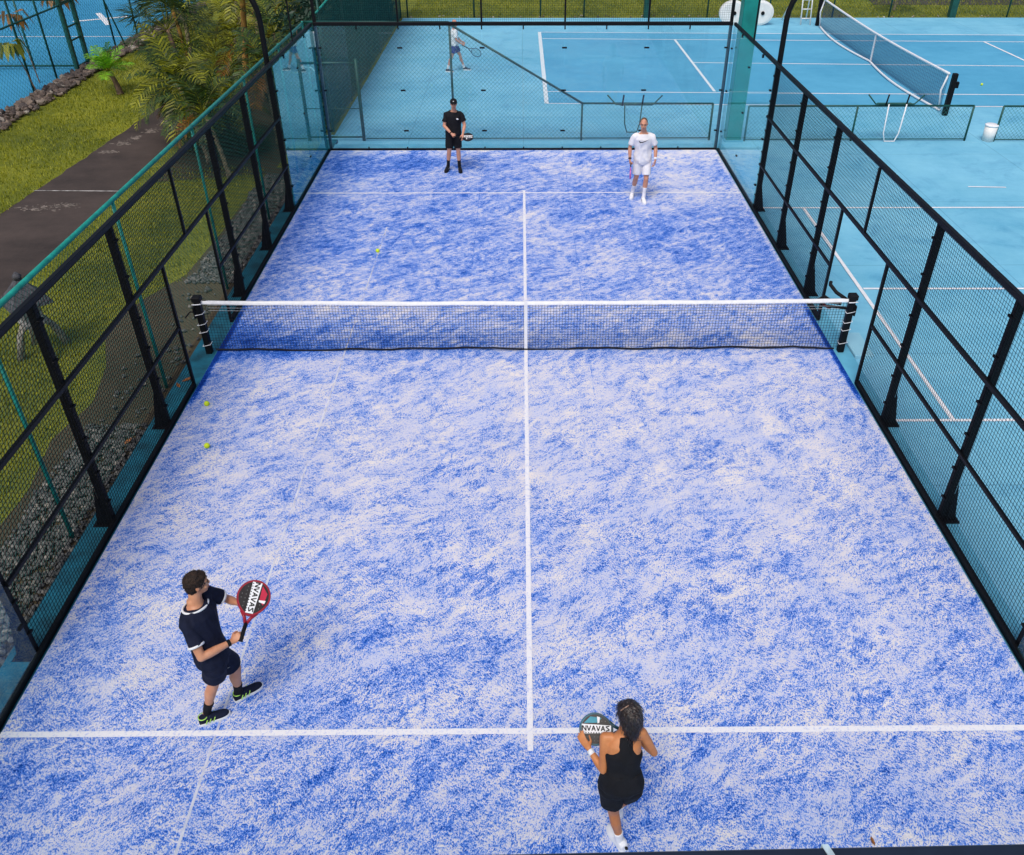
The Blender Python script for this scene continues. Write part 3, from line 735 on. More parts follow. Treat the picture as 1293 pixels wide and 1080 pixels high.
# light mast
r = empty('light_mast'); m = MB(); m.box(5.47, 5.87, 10.95, 11.35, -.1, 9.0); m.build('column', mat('mast_teal', (.008,.23,.20), .35, .15, 2), r, bevel=.02)
m = MB(); m.box(5.42, 5.92, 10.90, 11.40, -.1, -.06); m.build('base', PLINTH, r); rebase(r, (5.67,11.15,-.1))
tag(r, 'thick teal steel column standing at the far right corner of the glass court', 'column')

# tennis net
def tennis_net():
    r = empty('tennis_net'); X = 12.40; y0, y1 = 13.75, 25.95; slant = 0
    def zt(y): t = (y-y0)/(y1-y0); return .98 - .10*math.sin(PI*t)
    def zb(y): return -.06
    m = MB(); p = .12
    y = y0
    while y < y1: m.wire((X,y,zb(y)), (X,y,zt(y)), .006); y += p
    z = 0
    while z < .95:
        for i in range(20):
            a, b_ = y0+(y1-y0)*i/20, y0+(y1-y0)*(i+1)/20; m.wire((X,a,z*zt(a)/.98), (X,b_,z*zt(b_)/.98), .006)
        z += .1
    m.build('net', mat('grey_net', (.05,.09,.16), .8), r)
    wm, nt, out = nmat('net_weave')
    d = nt.nodes.new('ShaderNodeBsdfDiffuse'); d.inputs[0].default_value = (.03,.07,.15,1); t = nt.nodes.new('ShaderNodeBsdfTransparent')
    mx = nt.nodes.new('ShaderNodeMixShader'); mx.inputs[0].default_value = .42; nt.links.new(t.outputs[0], mx.inputs[1]); nt.links.new(d.outputs[0], mx.inputs[2]); nt.links.new(mx.outputs[0], out.inputs[0])
    m = MB(); n = 30; vs = []
    for i in range(n+1):
        y = y0+(y1-y0)*i/n; vs += [(X+.01,y,zb(y)),(X+.01,y,zt(y))]
    m.add(vs, [(2*i,2*i+2,2*i+3,2*i+1) for i in range(n)]); m.build('fine_weave', wm, r)
    m = MB(); m.tube([(X-.0,y0+(y1-y0)*i/30, zt(y0+(y1-y0)*i/30)) for i in range(31)], .036, 6); m.build('tape', WHITE, r, True)
    sag = lambda i: .55*math.sin(PI*((i/30*2)%1.0)) if True else 0
    m = MB(); m.tube([(X-.25*math.sin(PI*abs(((i/15.)%1.0))) , y0+(y1-y0)*i/30, -.05) for i in range(31)], .035, 6); m.build('bottom_tape', WHITE, r, True)
    m = MB(); m.box(X-.02,X+.02,19.75,19.83,-.08,.88); m.build('centre_strap', WHITE, r)
    for y in (y0+.04, y1-.04):
        m = MB(); m.tube([(X,y,.95),(X-.08,y+.05,.5),(X-.02,y,0)], .028, 6); m.build('side_tape', WHITE, r, True)
    for y in (13.38, 26.35):
        m = MB(); m.box(X-.07,X+.07,y-.07,y+.07,-.1,1.08); pp = m.build('post', BLACK, r, bevel=.015)
        m = MB(); m.box(X+.07,X+.16,y-.06,y+.06,.68,.85); m.build('winch', BLACK, pp, bevel=.01)
    rebase(r, (X, 19.8, -.1)); tag(r, 'long tennis net with white bands and black posts on the blue hard court', 'net')
tennis_net()
# umpire chair
def umpire():
    r = empty('umpire_chair'); x0, x1 = 11.75, 12.15; y = 26.6
    for x in (x0, x1): rod(r, 'front_leg', (x,y-.1,-.1), (x,y+.35,1.7), .028, WHITEP)
    for x in (x0-.55, x1+.1): rod(r, 'rear_leg', (x,y+.9,-.1), (x0 if x<x0 else x1,y+.5,1.7), .028, WHITEP)
    for k in range(5):
        t = (k+.7)/5.2; rod(r, 'rung', (x0,y-.1+.45*t,-.1+1.8*t), (x1,y-.1+.45*t,-.1+1.8*t), .022, WHITEP)
    m = MB(); m.box(x0-.05,x1+.05,y+.3,y+.8,1.7,1.76); m.build('seat', WHITEP, r, bevel=.01)
    m = MB(); m.box(x0-.05,x1+.05,y+.76,y+.8,1.76,2.2); m.build('backrest', WHITEP, r, bevel=.01)
    rebase(r, (x0, y, -.1)); tag(r, 'white umpire chair with ladder legs behind the far net post', 'umpire chair')
umpire()
def reel(x, y, label, hx):
    r = empty('drying_roller')
    m = MB(); m.loft([((x,y-.12,.38),(.46,0,0),(0,0,.40)), ((x,y-.09,.38),(.57,0,0),(0,0,.48)), ((x,y+.09,.38),(.57,0,0),(0,0,.48)), ((x,y+.12,.38),(.46,0,0),(0,0,.40))], 28); m.build('drum', WHITEP, r, False, .0)
    m = MB(); m.loft([((x+hx,y-.16,.38),(.075,0,0),(0,0,.075)), ((x+hx,y-.08,.38),(.075,0,0),(0,0,.075))], 12); m.build('hub', BLACK, r)
    rebase(r, (x, y, -.1)); tag(r, label, 'roller', 'round white rollers by the far fence')
reel(8.82, 26.5, 'round white plastic drum with a dark hub, left of the teal column', .05)
reel(9.95, 26.5, 'round white plastic drum with a dark hub, right of the teal column', .1)
r = empty('handcart'); m = MB(); m.box(9.18,9.58,26.0,26.2,-.1,.42); m.build('body', WHITEP, r, bevel=.03); rod(r, 'handle', (9.3,26.15,.4), (9.3,26.25,.75), .02, WHITEP); rebase(r, (9.4,26.85,-.1)); tag(r, 'low white box standing between the two round drums', 'box')
r = empty('bin'); m = MB(); m.loft([((12.58,11.0,-.1),(.145,0,0),(0,.145,0)), ((12.58,11.0,.30),(.165,0,0),(0,.165,0))], 20); m.build('body', WHITEP, r, True)
m = MB(); m.loft([((12.58,11.0,.30),(.172,0,0),(0,.172,0)), ((12.58,11.0,.33),(.172,0,0),(0,.172,0)), ((12.58,11.0,.345),(.15,0,0),(0,.15,0))], 20); m.build('lid', WHITE, r, True); rebase(r, (12.58,11,-.1)); tag(r, 'small round white bin at the end of the right low fence', 'bin')

# far fence, left court fence, screened fence
def long_fence(name, P0, U, L, h, posts, thick, rails, label, pitch=.1, w=.008, wm=WIREG, pm=DGREEN, extra=None):
    r = empty(name); P0, U = V(P0), V(U)
    for z in rails: rod(r, 'rail', P0+V((0,0,z)), P0+U*L+V((0,0,z)), .03, pm)
    for t in posts: rod(r, 'post', P0+U*t+V((0,0,-.1)), P0+U*t+V((0,0,h)), .035, pm)
    for t in thick:
        m = MB(); q = P0+U*t; m.box(q.x-.14,q.x+.14,q.y-.14,q.y+.14,-.1,h+.4); m.build('thick_post', pm, r, bevel=.01)
    m = MB(); wiremesh(m, [(0,-.08),(L,-.08),(L,h),(0,h)], P0, U, (0,0,1), pitch, w, DI); m.build('chain_mesh', wm, r)
    if extra: extra(r)
    rebase(r, tuple(P0)); tag(r, label, 'fence'); return r
long_fence('chain_link_fence', (-5.3,28.2,0), (1,0,0), 36, 3.0, [.3,3.2,6.1,8.0,13.4,16.1,18.9,21.4,26.6,29.3,32], [10.75,24.15], [3.0], 'far green chain link fence between the tennis court and the olive grass')
def cage_extra(r):
    for y in (18.93, 19.84):
        m = MB(); m.box(-15.46,-15.34,y-.07,y+.07,-.1,4.3); m.build('door_post', DGREEN, r)
    for z in (.0, .82, 1.25, 2.0):
        m = MB(); m.box(-15.42,-15.38,18.93,19.84,z-.025,z+.025); m.build('door_rail', DGREEN, r)
long_fence('court_fence', (-15.4,8,0), (0,1,0), 24, 4.0, [.6,4.2,7.8,9.4,14.3,16.5,20,23], [], [1.95, 4.0], 'tall green chain link fence of the left court with a framed door', pitch=.12, w=.008, wm=WIRET, extra=cage_extra)
r2 = long_fence('court_fence', (-24,19.0,0), (1,0,0), 8.5, 2.1, [7.1, 4.5, 2], [], [2.1,.02], 'cross fence on the left court meeting the door post', pitch=.12, w=.008, wm=WIRET)
rod_b = empty('brace_pole'); rod(rod_b, 'pole', (-15.0,22.3,-.1), (-15.9,22.6,3.0), .03, DGREEN); rebase(rod_b, (-15.0,22.3,-.1)); tag(rod_b, 'slanting green pole leaning on the left court fence above the bright palm', 'pole')
def screened():
    r = empty('screened_fence'); X = -5.28
    for y in (11.9, 15, 18.2, 21.4, 24.6, 28.0): rod(r, 'post', (X,y,-.1), (X,y,3.6), .03, DGREEN)
    rod(r, 'top_rail', (X,11.6,3.0), (X,28,3.6), .026, TEAL)
    m = MB(); wiremesh(m, [(11.6,-.08),(28.1,-.08),(28.1,3.6),(11.6,3.0)], (X,0,0), (0,1,0), (0,0,1), .09, .009, DI); m.build('chain_mesh', WIREG, r)
    sm, nt, out = nmat('shade_cloth')
    d = nt.nodes.new('ShaderNodeBsdfDiffuse'); d.inputs[0].default_value = (.006,.075,.06,1); t = nt.nodes.new('ShaderNodeBsdfTransparent')
    tc = nt.nodes.new('ShaderNodeTexCoord'); n = noise_(nt, tc.outputs['Object'], 1.6, 4, .7)
    mx = nt.nodes.new('ShaderNodeMixShader'); nt.links.new(ramp(nt, [(.3,(.3,.3,.3)),(.7,(.65,.65,.65))], n), mx.inputs[0])
    nt.links.new(t.outputs[0], mx.inputs[1]); nt.links.new(d.outputs[0], mx.inputs[2]); nt.links.new(mx.outputs[0], out.inputs[0])
    m = MB(); vs = []; n = 60
    for i in range(n+1):
        y = 11.7+16.3*i/n; vs += [(X-.03+.02*math.sin(i*1.9), y, -.07), (X-.03+.015*math.sin(i*2.3), y, 3.0+.6*(y-11.6)/16.5-.05)]
    m.add(vs, [(2*i,2*i+2,2*i+3,2*i+1) for i in range(n)]); m.build('shade_cloth', sm, r)
    rebase(r, (X, 19.8, -.1)); tag(r, 'dark green screened fence running away behind the far left corner', 'fence')
screened()
def hedge():
    rnd = random.Random(11); b = MB()
    for _ in range(26000):
        y = rnd.uniform(11.9, 28.2); h = 3.1 + .7*noise.noise(V((0,y*.7,0))) + (y-12)*.05
        z = rnd.uniform(-.1, h); d = rnd.random()**.6; x = -5.42 - (1-d)*1.3 - .15*noise.noise(V((1,y*1.5,z*1.5)))
        if noise.noise(V((x*1.3,y*1.3,z*1.1))) < -.22: continue
        s = rnd.uniform(.05,.13); a = V((rnd.gauss(0,1),rnd.gauss(0,1),rnd.gauss(0,.8))).normalized(); c = a.cross(V((rnd.gauss(0,1),rnd.gauss(0,1),rnd.gauss(0,1)))).normalized()
        p = V((x,y,z)); b.add([p-a*s, p+c*s*.35, p+a*s, p-c*s*.35], [(0,1,2,3)])
    r = empty('hedge'); b.build('foliage', L_HEDGE, r)
    m = MB()
    for k in range(22):
        y = 12.1+k*.74; m.tube([(-6.1,y,-.12),(-6.0+.1*math.sin(k),y+.1,1.3),(-5.95,y,2.6)], [.04,.03,.015], 6)
    m.build('stems', BARK, r); rebase(r, (-6,20,-.12)); tag(r, 'dense dark hedge growing behind the green screened fence', 'hedge')
hedge()

# ------------------------------------------------------------------ palms
def frond(b, base, az, elev, L, droop, nl, lw, ll, rnd, b2=None):
    """one pinnate leaf: arching stalk with paired narrow leaflets"""
    p = V(base); d = V((math.cos(az)*math.cos(elev), math.sin(az)*math.cos(elev), math.sin(elev))); pts = [p.copy()]; n = 12
    for i in range(n):
        d = (d + V((0,0,-1))*droop/n*(.4+1.2*i/n)).normalized(); p = p + d*L/n; pts.append(p.copy())
    for i in range(n): (b2 or b).wire(pts[i], pts[i+1], .022*(1-i/n)+.006)
    for k in range(nl):
        t = .16 + .84*(k+.5)/nl; f = t*n; i = min(n-1, int(f)); q = pts[i].lerp(pts[i+1], f-i); tan = (pts[i+1]-pts[i]).normalized()
        side = tan.cross(V((0,0,1))).normalized(); up = side.cross(tan)
        le = ll*(math.sin(PI*(.12+.83*t))**.7)*rnd.uniform(.85,1.1)
        for s in (-1, 1):
            dr = (tan*.55 + side*s*.85 + up*rnd.uniform(-.05,.3)).normalized(); e1 = q + dr*le*.55; dr2 = (dr + V((0,0,-.55))).normalized(); e2 = e1 + dr2*le*.45
            w = tan*lw; b.add([q-w*.4, q+w*.4, e1+w*.5, e1-w*.5, e2], [(0,1,2,3),(3,2,4)])
def fan(b, base, az, elev, L, rnd, b2):
    d = V((math.cos(az)*math.cos(elev), math.sin(az)*math.cos(elev), math.sin(elev))); p = V(base); c = p + d*L*.55
    b2.wire(p, c, .018); side = d.cross(V((0,0,1))).normalized(); up = side.cross(d)
    for k in range(26):
        a = -1.9 + 3.8*k/25; dr = (d*math.cos(a) + side*math.sin(a) + up*rnd.uniform(-.12,.12)).normalized(); e = c + dr*L*.34; w = dr.cross(up).normalized()*.02
        e2 = e + (dr+V((0,0,-.35))).normalized()*L*.22
        b.add([c, e-w, e+w, e2], [(0,1,2),(1,3,2)])
def palm(name, base, top, nf, L, m, label, rnd, bark=BARKG, kind='pin', r0=.09, r1=.06, droop=1.3, ll=.46, lw=.045, dry=0, e0=1.25, e1=-.1, nl=16, grp='palms on the lawn side'):
    r = empty(name); base, top = V(base), V(top); tb = MB(); pts = []; rs = []; n = 16
    for i in range(n+1):
        t = i/n; q = base.lerp(top, t) + V((math.sin(t*2.6)*.05, math.cos(t*2.1)*.04-.04, 0)); pts.append(q); rs.append((r0+(r1-r0)*t)*(1.10 if i%2 else .97)*(1.35 if i==0 else 1))
    tb.tube(pts, rs, 10); tb.build('trunk', bark, r, True)
    b = MB(); stalks = MB(); bd = MB()
    for k in range(nf):
        az = k*2.4 + rnd.uniform(-.3,.3); t = k/max(1,nf-1); el = e0+(e1-e0)*t + rnd.uniform(-.12,.12)
        tgt = bd if k >= nf-dry else b
        if kind == 'pin': frond(tgt, pts[-1]+V((0,0,.02)), az, el, L*rnd.uniform(.85,1.1), droop*rnd.uniform(.8,1.2), nl, lw, ll, rnd, stalks)
        else: fan(tgt, pts[-1], az, el, L*rnd.uniform(.85,1.1), rnd, stalks)
    b.build('crown', m, r); stalks.build('leaf_stalks', L_OLIVE, r)
    if bd.v: bd.build('dry_fronds', L_DRY, r)
    rebase(r, tuple(base)); tag(r, label, 'palm', grp); return r
R_ = random.Random
palm('palm_tree', (-12.76,15.9,-.12), (-12.95,15.95,.55), 12, .85, L_BRIGHT, 'small bright green palm standing alone on the lawn', R_(1), bark=BARK, r0=.10, r1=.055, ll=.36, lw=.035, droop=.8, e0=1.3, e1=.15, nl=15)
palm('palm_tree', (-10.25,14.9,-.12), (-10.5,15.1,1.95), 24, 1.55, L_DARK, 'dark fan leaved palm with short trunk at the end of the path', R_(2), kind='fan', bark=BARK, e0=1.3, e1=-.7)
palm('palm_tree', (-7.97,9.4,-.12), (-8.45,9.7,1.75), 17, 1.5, L_OLIVE, 'olive ringed palm right behind the teal fence beside the path', R_(3), r0=.07, r1=.05, dry=0, droop=1.5, e1=-.5)
palm('palm_tree', (-8.25,13.9,-.12), (-7.78,14.0,3.25), 16, 1.7, L_OLIVE, 'tall palm with a bare orange and white trunk behind the teal fence', R_(4), bark=BARKO, r0=.085, r1=.08, dry=0, droop=1.5, e0=1.1, e1=.1)
palm('palm_tree', (-7.15,8.3,-.12), (-7.6,8.7,1.35), 13, 1.25, L_DARK, 'low dark ringed palm nearest to the court wall', R_(5), r0=.06, r1=.045, droop=1.5, dry=1)
palm('palm_tree', (-9.2,12.0,-.12), (-9.25,12.2,.9), 18, 1.35, L_DARK, 'short dark palm in front of the orange trunk', R_(6), r0=.06, r1=.05, dry=1, droop=1.4)
palm('palm_tree', (-6.95,13.2,-.12), (-6.9,13.3,2.2), 18, 1.5, L_DARK, 'dark bushy palm behind the lamp pole', R_(7), bark=BARK, dry=2, droop=1.6, e1=-.6)
palm('palm_tree', (-7.2,16.8,-.12), (-7.1,17.0,2.7), 20, 1.9, L_DARK, 'tall dark palm at the top edge of the photo over the lamp pole', R_(8), bark=BARK, dry=3, droop=1.9, e1=-.7)
palm('palm_tree', (-9.6,18.6,-.12), (-9.5,18.8,2.1), 18, 1.7, L_OLIVE, 'olive palm far back between the lawn and the hedge', R_(9), dry=2, droop=1.7, e1=-.6)
palm('palm_tree', (-11.9,20.2,-.12), (-11.9,20.4,1.7), 20, 1.7, L_DARK, 'dark palm over the rock border near the left court', R_(10), bark=BARKG, kind='pin', dry=1, droop=1.3, e1=-.5, lw=.022, ll=.5)
palm('palm_tree', (-13.6,24.2,-.12), (-13.7,24.3,1.7), 20, 1.5, L_DARK, 'spiky dark fan palm beside the door of the left court', R_(11), kind='fan', bark=BARK)
palm('palm_tree', (-8.3,21.5,-.12), (-8.3,21.6,2.6), 20, 2.0, L_DARK, 'dark palm at the back of the bed next to the hedge', R_(12), bark=BARK, dry=2, droop=1.8, e1=-.7)
palm('palm_tree', (-10.6,24.5,-.12), (-10.6,24.6,1.9), 18, 2.0, L_OLIVE, 'farthest olive palm on the lawn', R_(13), dry=3, droop=1.7, e1=-.5)
palm('palm_tree', (-7.9,11.2,-.12), (-7.9,11.3,.7), 13, 1.2, L_OLIVE, 'low leafy palm clump between the two ringed palms', R_(14), r0=.05, r1=.04, droop=1.4, dry=0)
palm('palm_tree', (16.9,29.8,-.12), (16.9,29.8,.7), 14, 1.0, leafmat('leaf_pale', (.5,.52,.25),(.2,.25,.08)), 'pale spiky palm at the top right corner beyond the far fence', R_(15), r0=.06, r1=.05, kind='fan', grp='plants beyond the fences')
def sapling(base, top, nl, label, rnd, m=L_OLIVE, sc=1):
    r = empty('sapling'); base, top = V(base), V(top); t = MB(); t.tube([base, base.lerp(top,.5)+V((.03,0,0)), top], [.022,.017,.012], 6); t.build('trunk', BARK, r)
    b = MB()
    for k in range(nl):
        a = k*2.4; o = V((math.cos(a), math.sin(a), 0)); l = rnd.uniform(.35,.62)*sc; p = top+V((0,0,rnd.uniform(-.15,.05))); q = p+o*l*.6+V((0,0,.08)); e = p+o*l+V((0,0,-.38*sc)); w = o.cross(V((0,0,1)))*.085*sc
        b.add([p, q-w, q+w, (q+e)/2-w*.9, (q+e)/2+w*.9, e], [(0,1,2),(1,3,4,2),(3,5,4)])
    b.build('leaves', m, r); rebase(r, tuple(base)); tag(r, label, 'sapling'); return r
sapling((-15.18,15.6,-.12), (-15.55,15.6,1.45), 11, 'thin sapling with drooping leaves against the left court fence', R_(1))
sapling((-16.1,20.4,-.1), (-16.2,20.5,2.1), 12, 'yellowish sapling behind the mid rail of the left court fence', R_(2), L_DRY, 1.2)
sapling((-15.9,17.2,-.1), (-16.1,17.2,2.0), 9, 'brown leafed sapling cut by the left edge of the photo', R_(4), L_DRY)
def shrub(x, y, r_, m, label, seed):
    rnd = random.Random(seed); b = MB()
    for _ in range(420):
        a = rnd.uniform(0,6.28); rr = r_*rnd.random()**.5; z = rnd.uniform(0,.55)*r_*1.3; p = V((x+rr*math.cos(a)*(1-z*.4), y+rr*math.sin(a)*(1-z*.4), z-.1)); o = V((math.cos(a),math.sin(a),rnd.uniform(.3,1.4))).normalized(); w = o.cross(V((0,0,1))).normalized()*.02; l = rnd.uniform(.15,.34)
        b.add([p-w, p+w, p+o*l*.6+w, p+o*l*.6-w, p+o*l+V((0,0,-.07))], [(0,1,2,3),(3,2,4)])
    r = empty('shrub'); b.build('foliage', m, r); t = MB(); t.tube([(x,y,-.12),(x,y,r_*.5)], [.03,.015], 6); t.build('stem', BARK, r); rebase(r, (x,y,-.12)); tag(r, label, 'shrub', 'low shrubs under the palms')
for i, (x, y, s, m_, lb) in enumerate([(-8.6,10.6,.6,L_OLIVE,'olive shrub left of the ringed palm'),(-8.9,13.2,.55,L_DRY,'orange tinged shrub at the foot of the short palm'),(-7.3,10.3,.6,L_DARK,'dark shrub right behind the teal fence'),(-8.2,15.6,.7,L_OLIVE,'olive shrub behind the orange trunk'),(-6.7,15.2,.7,L_DRY,'reddish shrub below the lamp pole top'),(-9.3,16.6,.6,L_OLIVE,'olive shrub at the far edge of the path'),(-7.6,19.2,.8,L_DARK,'dark shrub against the hedge')]):
    shrub(x, y, s, m_, lb, 30+i)

palm('palm_tree', (-8.9,10.9,-.12), (-9.1,11.0,1.3), 16, 1.3, L_DARK, 'bushy dark green palm overhanging the end of the path', R_(21), r0=.06, r1=.05, dry=0, droop=1.5, e1=-.5)
palm('palm_tree', (-10.9,17.3,-.12), (-11.1,17.4,2.1), 22, 1.5, L_DARK, 'dark spiky palm with an orange trunk over the lawn behind the fan palm', R_(22), r0=.06, r1=.05, kind='fan', e1=-.5, bark=BARKO)
palm('palm_tree', (-6.6,10.9,-.12), (-6.7,11.0,1.9), 17, 1.2, L_DARK, 'dark palm squeezed between the lamp pole and the teal fence', R_(23), r0=.05, r1=.045, dry=2, droop=1.6, e1=-.5)
palm('palm_tree', (-8.9,16.0,-.12), (-8.9,16.1,1.5), 17, 1.5, L_OLIVE, 'yellow green palm directly behind the orange trunk', R_(24), r0=.06, r1=.05, dry=4, droop=1.6, e1=-.5)
# stone lantern
def lantern():
    r = empty('garden_lantern'); cx, cy = -7.9, .2
    k = .85
    def ring(z, a): return ((cx,cy,z*k), (a,0,0), (0,a,0))
    for sx, sy in ((-1,-1),(1,-1),(-1,1),(1,1)):
        m = MB(); m.loft([((cx+sx*.26,cy+sy*.26,-.12),(.07,0,0),(0,.07,0)), ((cx+sx*.18,cy+sy*.18,.28),(.055,0,0),(0,.055,0)), ((cx+sx*.10,cy+sy*.10,.46),(.06,0,0),(0,.06,0))], 8); m.build('leg', mat('pale_stone', (.34,.31,.27), .9, .25, 9) if (sx,sy)==(-1,-1) else MATS['pale_stone'], r, True)
    m = MB(); m.loft([ring(.5,.26), ring(.56,.27), ring(.58,.20), ring(.95,.17)], 4); m.build('firebox', STONE, r)
    m = MB()
    m.loft([ring(.93,.44), ring(.98,.42), ring(1.2,.22), ring(1.42,.05)], 4); m.build('roof', THATCH, r)
    m = MB(); m.loft([ring(1.40,.06), ring(1.47,.07), ring(1.54,.02)], 8); m.build('finial', THATCH, r, True)
    for z in (1.0, 1.1, 1.2, 1.3): pass
    rebase(r, (cx,cy,-.12)); tag(r, 'stone garden lantern with dark pyramid roof behind the teal fence', 'lantern')
lantern()
#PEOPLE#
# ------------------------------------------------------------------ people
def U_(v): return V(v).normalized()
def remesh(mb, name, vox, smooth=3, fold=0, fscale=(9,9,5), seed=0.):
    """fuse overlapping lofts into one continuous surface"""
    me = mb.mesh(name); bm = bmesh.new(); bm.from_mesh(me); bmesh.ops.recalc_face_normals(bm, faces=bm.faces); bm.to_mesh(me); bm.free()
    o = bpy.data.objects.new(name, me); COL.objects.link(o)
    md = o.modifiers.new('r', 'REMESH'); md.mode = 'VOXEL'; md.voxel_size = vox
    if smooth: sm = o.modifiers.new('s', 'SMOOTH'); sm.factor = .5; sm.iterations = smooth
    dg = bpy.context.evaluated_depsgraph_get(); me2 = bpy.data.meshes.new_from_object(o.evaluated_get(dg))
    bpy.data.objects.remove(o); bpy.data.meshes.remove(me)
    if fold:
        n = len(me2.vertices); cs = np.empty(n*3, 'f'); me2.vertices.foreach_get('co', cs); cs = cs.reshape(-1, 3)
        nm = np.empty(n*3, 'f'); me2.vertices.foreach_get('normal', nm); nm = nm.reshape(-1, 3)
        a = np.array([noise.noise(V((float(c[0])*fscale[0]+seed, float(c[1])*fscale[1], float(c[2])*fscale[2]))) for c in cs], 'f')
        a = 1 - 2.6*np.abs(a); me2.vertices.foreach_set('co', (cs + nm*(a*fold)[:, None]).ravel().astype('f'))
    me2.shade_smooth(); return me2
def put(me, name, m, parent):
    me.name = name; me.materials.clear()
    ms = m if isinstance(m, (list, tuple)) else [m]
    for q in ms: me.materials.append(q)
    o = bpy.data.objects.new(name, me); COL.objects.link(o); o.parent = parent; return o
def skinmat(name, c, c2):
    m, nt, out = nmat(name); b = nt.nodes.new('ShaderNodeBsdfPrincipled'); tc = nt.nodes.new('ShaderNodeTexCoord')
    n = noise_(nt, tc.outputs['Object'], 9, 4, .6)
    nt.links.new(ramp(nt, [(.3, c2), (.7, c)], n), b.inputs['Base Color']); b.inputs['Roughness'].default_value = .48
    b.inputs['Subsurface Weight'].default_value = .08; b.inputs['Subsurface Radius'].default_value = (.02,.008,.004)
    nt.links.new(b.outputs[0], out.inputs[0]); return m
def cloth(name, c, var=.15): return mat(name, c, .85, var, 16, bmp=.25, bscale=260, spec=.2)
class Body:
    def __init__(s, root, J, h=1.75, female=False, vox=.008):
        s.root, s.J, s.k, s.f, s.vox = root, {a: V(b) for a, b in J.items()}, h/1.75, female, vox
        J = s.J; s.spine = (J['neck'] - J['hip']); s.up = s.spine.normalized()
        s.Ls = (J['shL'] - J['shR']).normalized(); s.Lh = U_(J['hipdir'])
        s.H = s.frame(J['headfwd'])
    def frame(s, fwd, up=None):
        f = U_(fwd); u = U_(s.J.get('headup', V((0,0,1)))); u = (u - f*u.dot(f)).normalized(); return f, u, u.cross(f)
    def torso_st(s, ts, grow=0, fl=1.0):
        F = ([(-.14,.105,.085),(0,.172,.118),(.12,.168,.115),(.38,.128,.092),(.6,.145,.108),(.78,.155,.10),(.9,.115,.075),(1.0,.055,.055),(1.08,.048,.05)] if s.f else
             [(-.14,.110,.090),(0,.155,.108),(.15,.150,.105),(.38,.145,.104),(.6,.165,.116),(.8,.18,.112),(.91,.135,.085),(1.0,.066,.063),(1.08,.058,.058)])
        r = []
        for t in ts:
            for i in range(len(F)-1):
                if F[i][0] <= t <= F[i+1][0]: break
            q = (t-F[i][0])/(F[i+1][0]-F[i][0]); a = F[i][1]*(1-q)+F[i+1][1]*q; b = F[i][2]*(1-q)+F[i+1][2]*q
            c = s.J['hip'].lerp(s.J['neck'], t) if t <= 1 else s.J['neck'] + s.spine*(t-1)
            L = s.Lh.lerp(s.Ls, max(0, min(1, t))).normalized(); L = (L - s.up*L.dot(s.up)).normalized(); Fw = L.cross(s.up)
            c = c - Fw*(.012*math.sin(PI*max(0,min(1,t))))
            r.append((c, L*(a*s.k+grow), Fw*(b*s.k+grow)))
        return r
    def head(s, mb):
        J = s.J; f, u, l = s.H; k = s.k*.95; c = J['head']
        mb.ell(c + u*.018*k - f*.012*k, l*.074*k, f*.094*k, u*.100*k, 22, 16)
        mb.ell(c - u*.055*k + f*.032*k, l*.056*k, f*.062*k, u*.066*k, 18, 12)
        mb.ell(c - u*.098*k + f*.066*k, l*.026*k, f*.022*k, u*.020*k)
        mb.loft([(c+u*.02*k+f*.082*k, l*.009*k, f*.012*k), (c-u*.028*k+f*.104*k, l*.015*k, f*.014*k), (c-u*.036*k+f*.088*k, l*.017*k, f*.010*k)], 10)
        mb.ell(c + u*.03*k + f*.076*k, l*.052*k, f*.014*k, u*.012*k)
        mb.ell(c - u*.064*k + f*.088*k, l*.024*k, f*.009*k, u*.010*k)
        for sg in (-1, 1):
            mb.ell(c + l*sg*.077*k - u*.006*k - f*.008*k, l*.010*k, f*.019*k, u*.031*k, 10, 8)
            mb.ell(c + l*sg*.045*k - u*.03*k + f*.06*k, l*.022*k, f*.022*k, u*.02*k, 10, 8)
        mb.tube([J['neck'] - s.up*.05, J['neck']+ (c-J['neck'])*.35 - f*.004, c - u*.045*k - f*.018*k], [.066*k, (.050 if s.f else .058)*k, (.048 if s.f else .056)*k], 14)
    def hand(s, mb, w, fd, A, side, curl, spread=1.0, k=None):
        """w wrist, fd pointing to the knuckles, A towards the thumb side"""
        k = (k or s.k)*(.92 if s.f else 1.0); d = U_(fd); A = V(A); A = (A - d*A.dot(d)).normalized(); n = A.cross(d) if side == 'R' else d.cross(A)
        mb.loft([(w-d*.01, A*.026*k, n*.020*k), (w+d*.03*k, A*.036*k, n*.017*k), (w+d*.065*k, A*.042*k, n*.015*k), (w+d*.088*k, A*.040*k, n*.012*k)], 12)
        L = [(.040,.026,.021),(.045,.029,.022),(.042,.027,.021),(.033,.021,.018)]
        for i in range(4):
            p = w + d*(.084 - .004*(i==3))*k + A*(.030-.0205*i)*k*spread; an = 0; pts = [p - d*.02*k]; pts.append(p)
            for j in range(3):
                an += curl[j]; dd = (d*math.cos(an) + n*math.sin(an) + A*.06*(1.5-i)*(1 if curl[0]<.5 else 0)).normalized(); p = p + dd*L[i][j]*k; pts.append(p)
            mb.tube(pts, [.0085*k,.0092*k,.0086*k,.0080*k,.0066*k], 8); mb.sph(pts[-1], .0068*k, 8, 6)
        p = w + d*.022*k + A*.026*k + n*.006*k; d1 = (d*.65 + A*.75 + n*.35).normalized(); p1 = p + d1*.040*k; d2 = (d*.85 + A*.1 + n*(.25+.6*min(1,curl[0]))).normalized(); p2 = p1 + d2*.030*k; p3 = p2 + (d2*.8+n*.4*min(1,curl[0])).normalized()*.022*k
        mb.tube([p, p1, p2, p3], [.015*k,.0115*k,.0100*k,.0078*k], 8); mb.sph(p3, .0078*k, 8, 6)
        return w + d*.082*k + n*.026*k      # centre of a grip
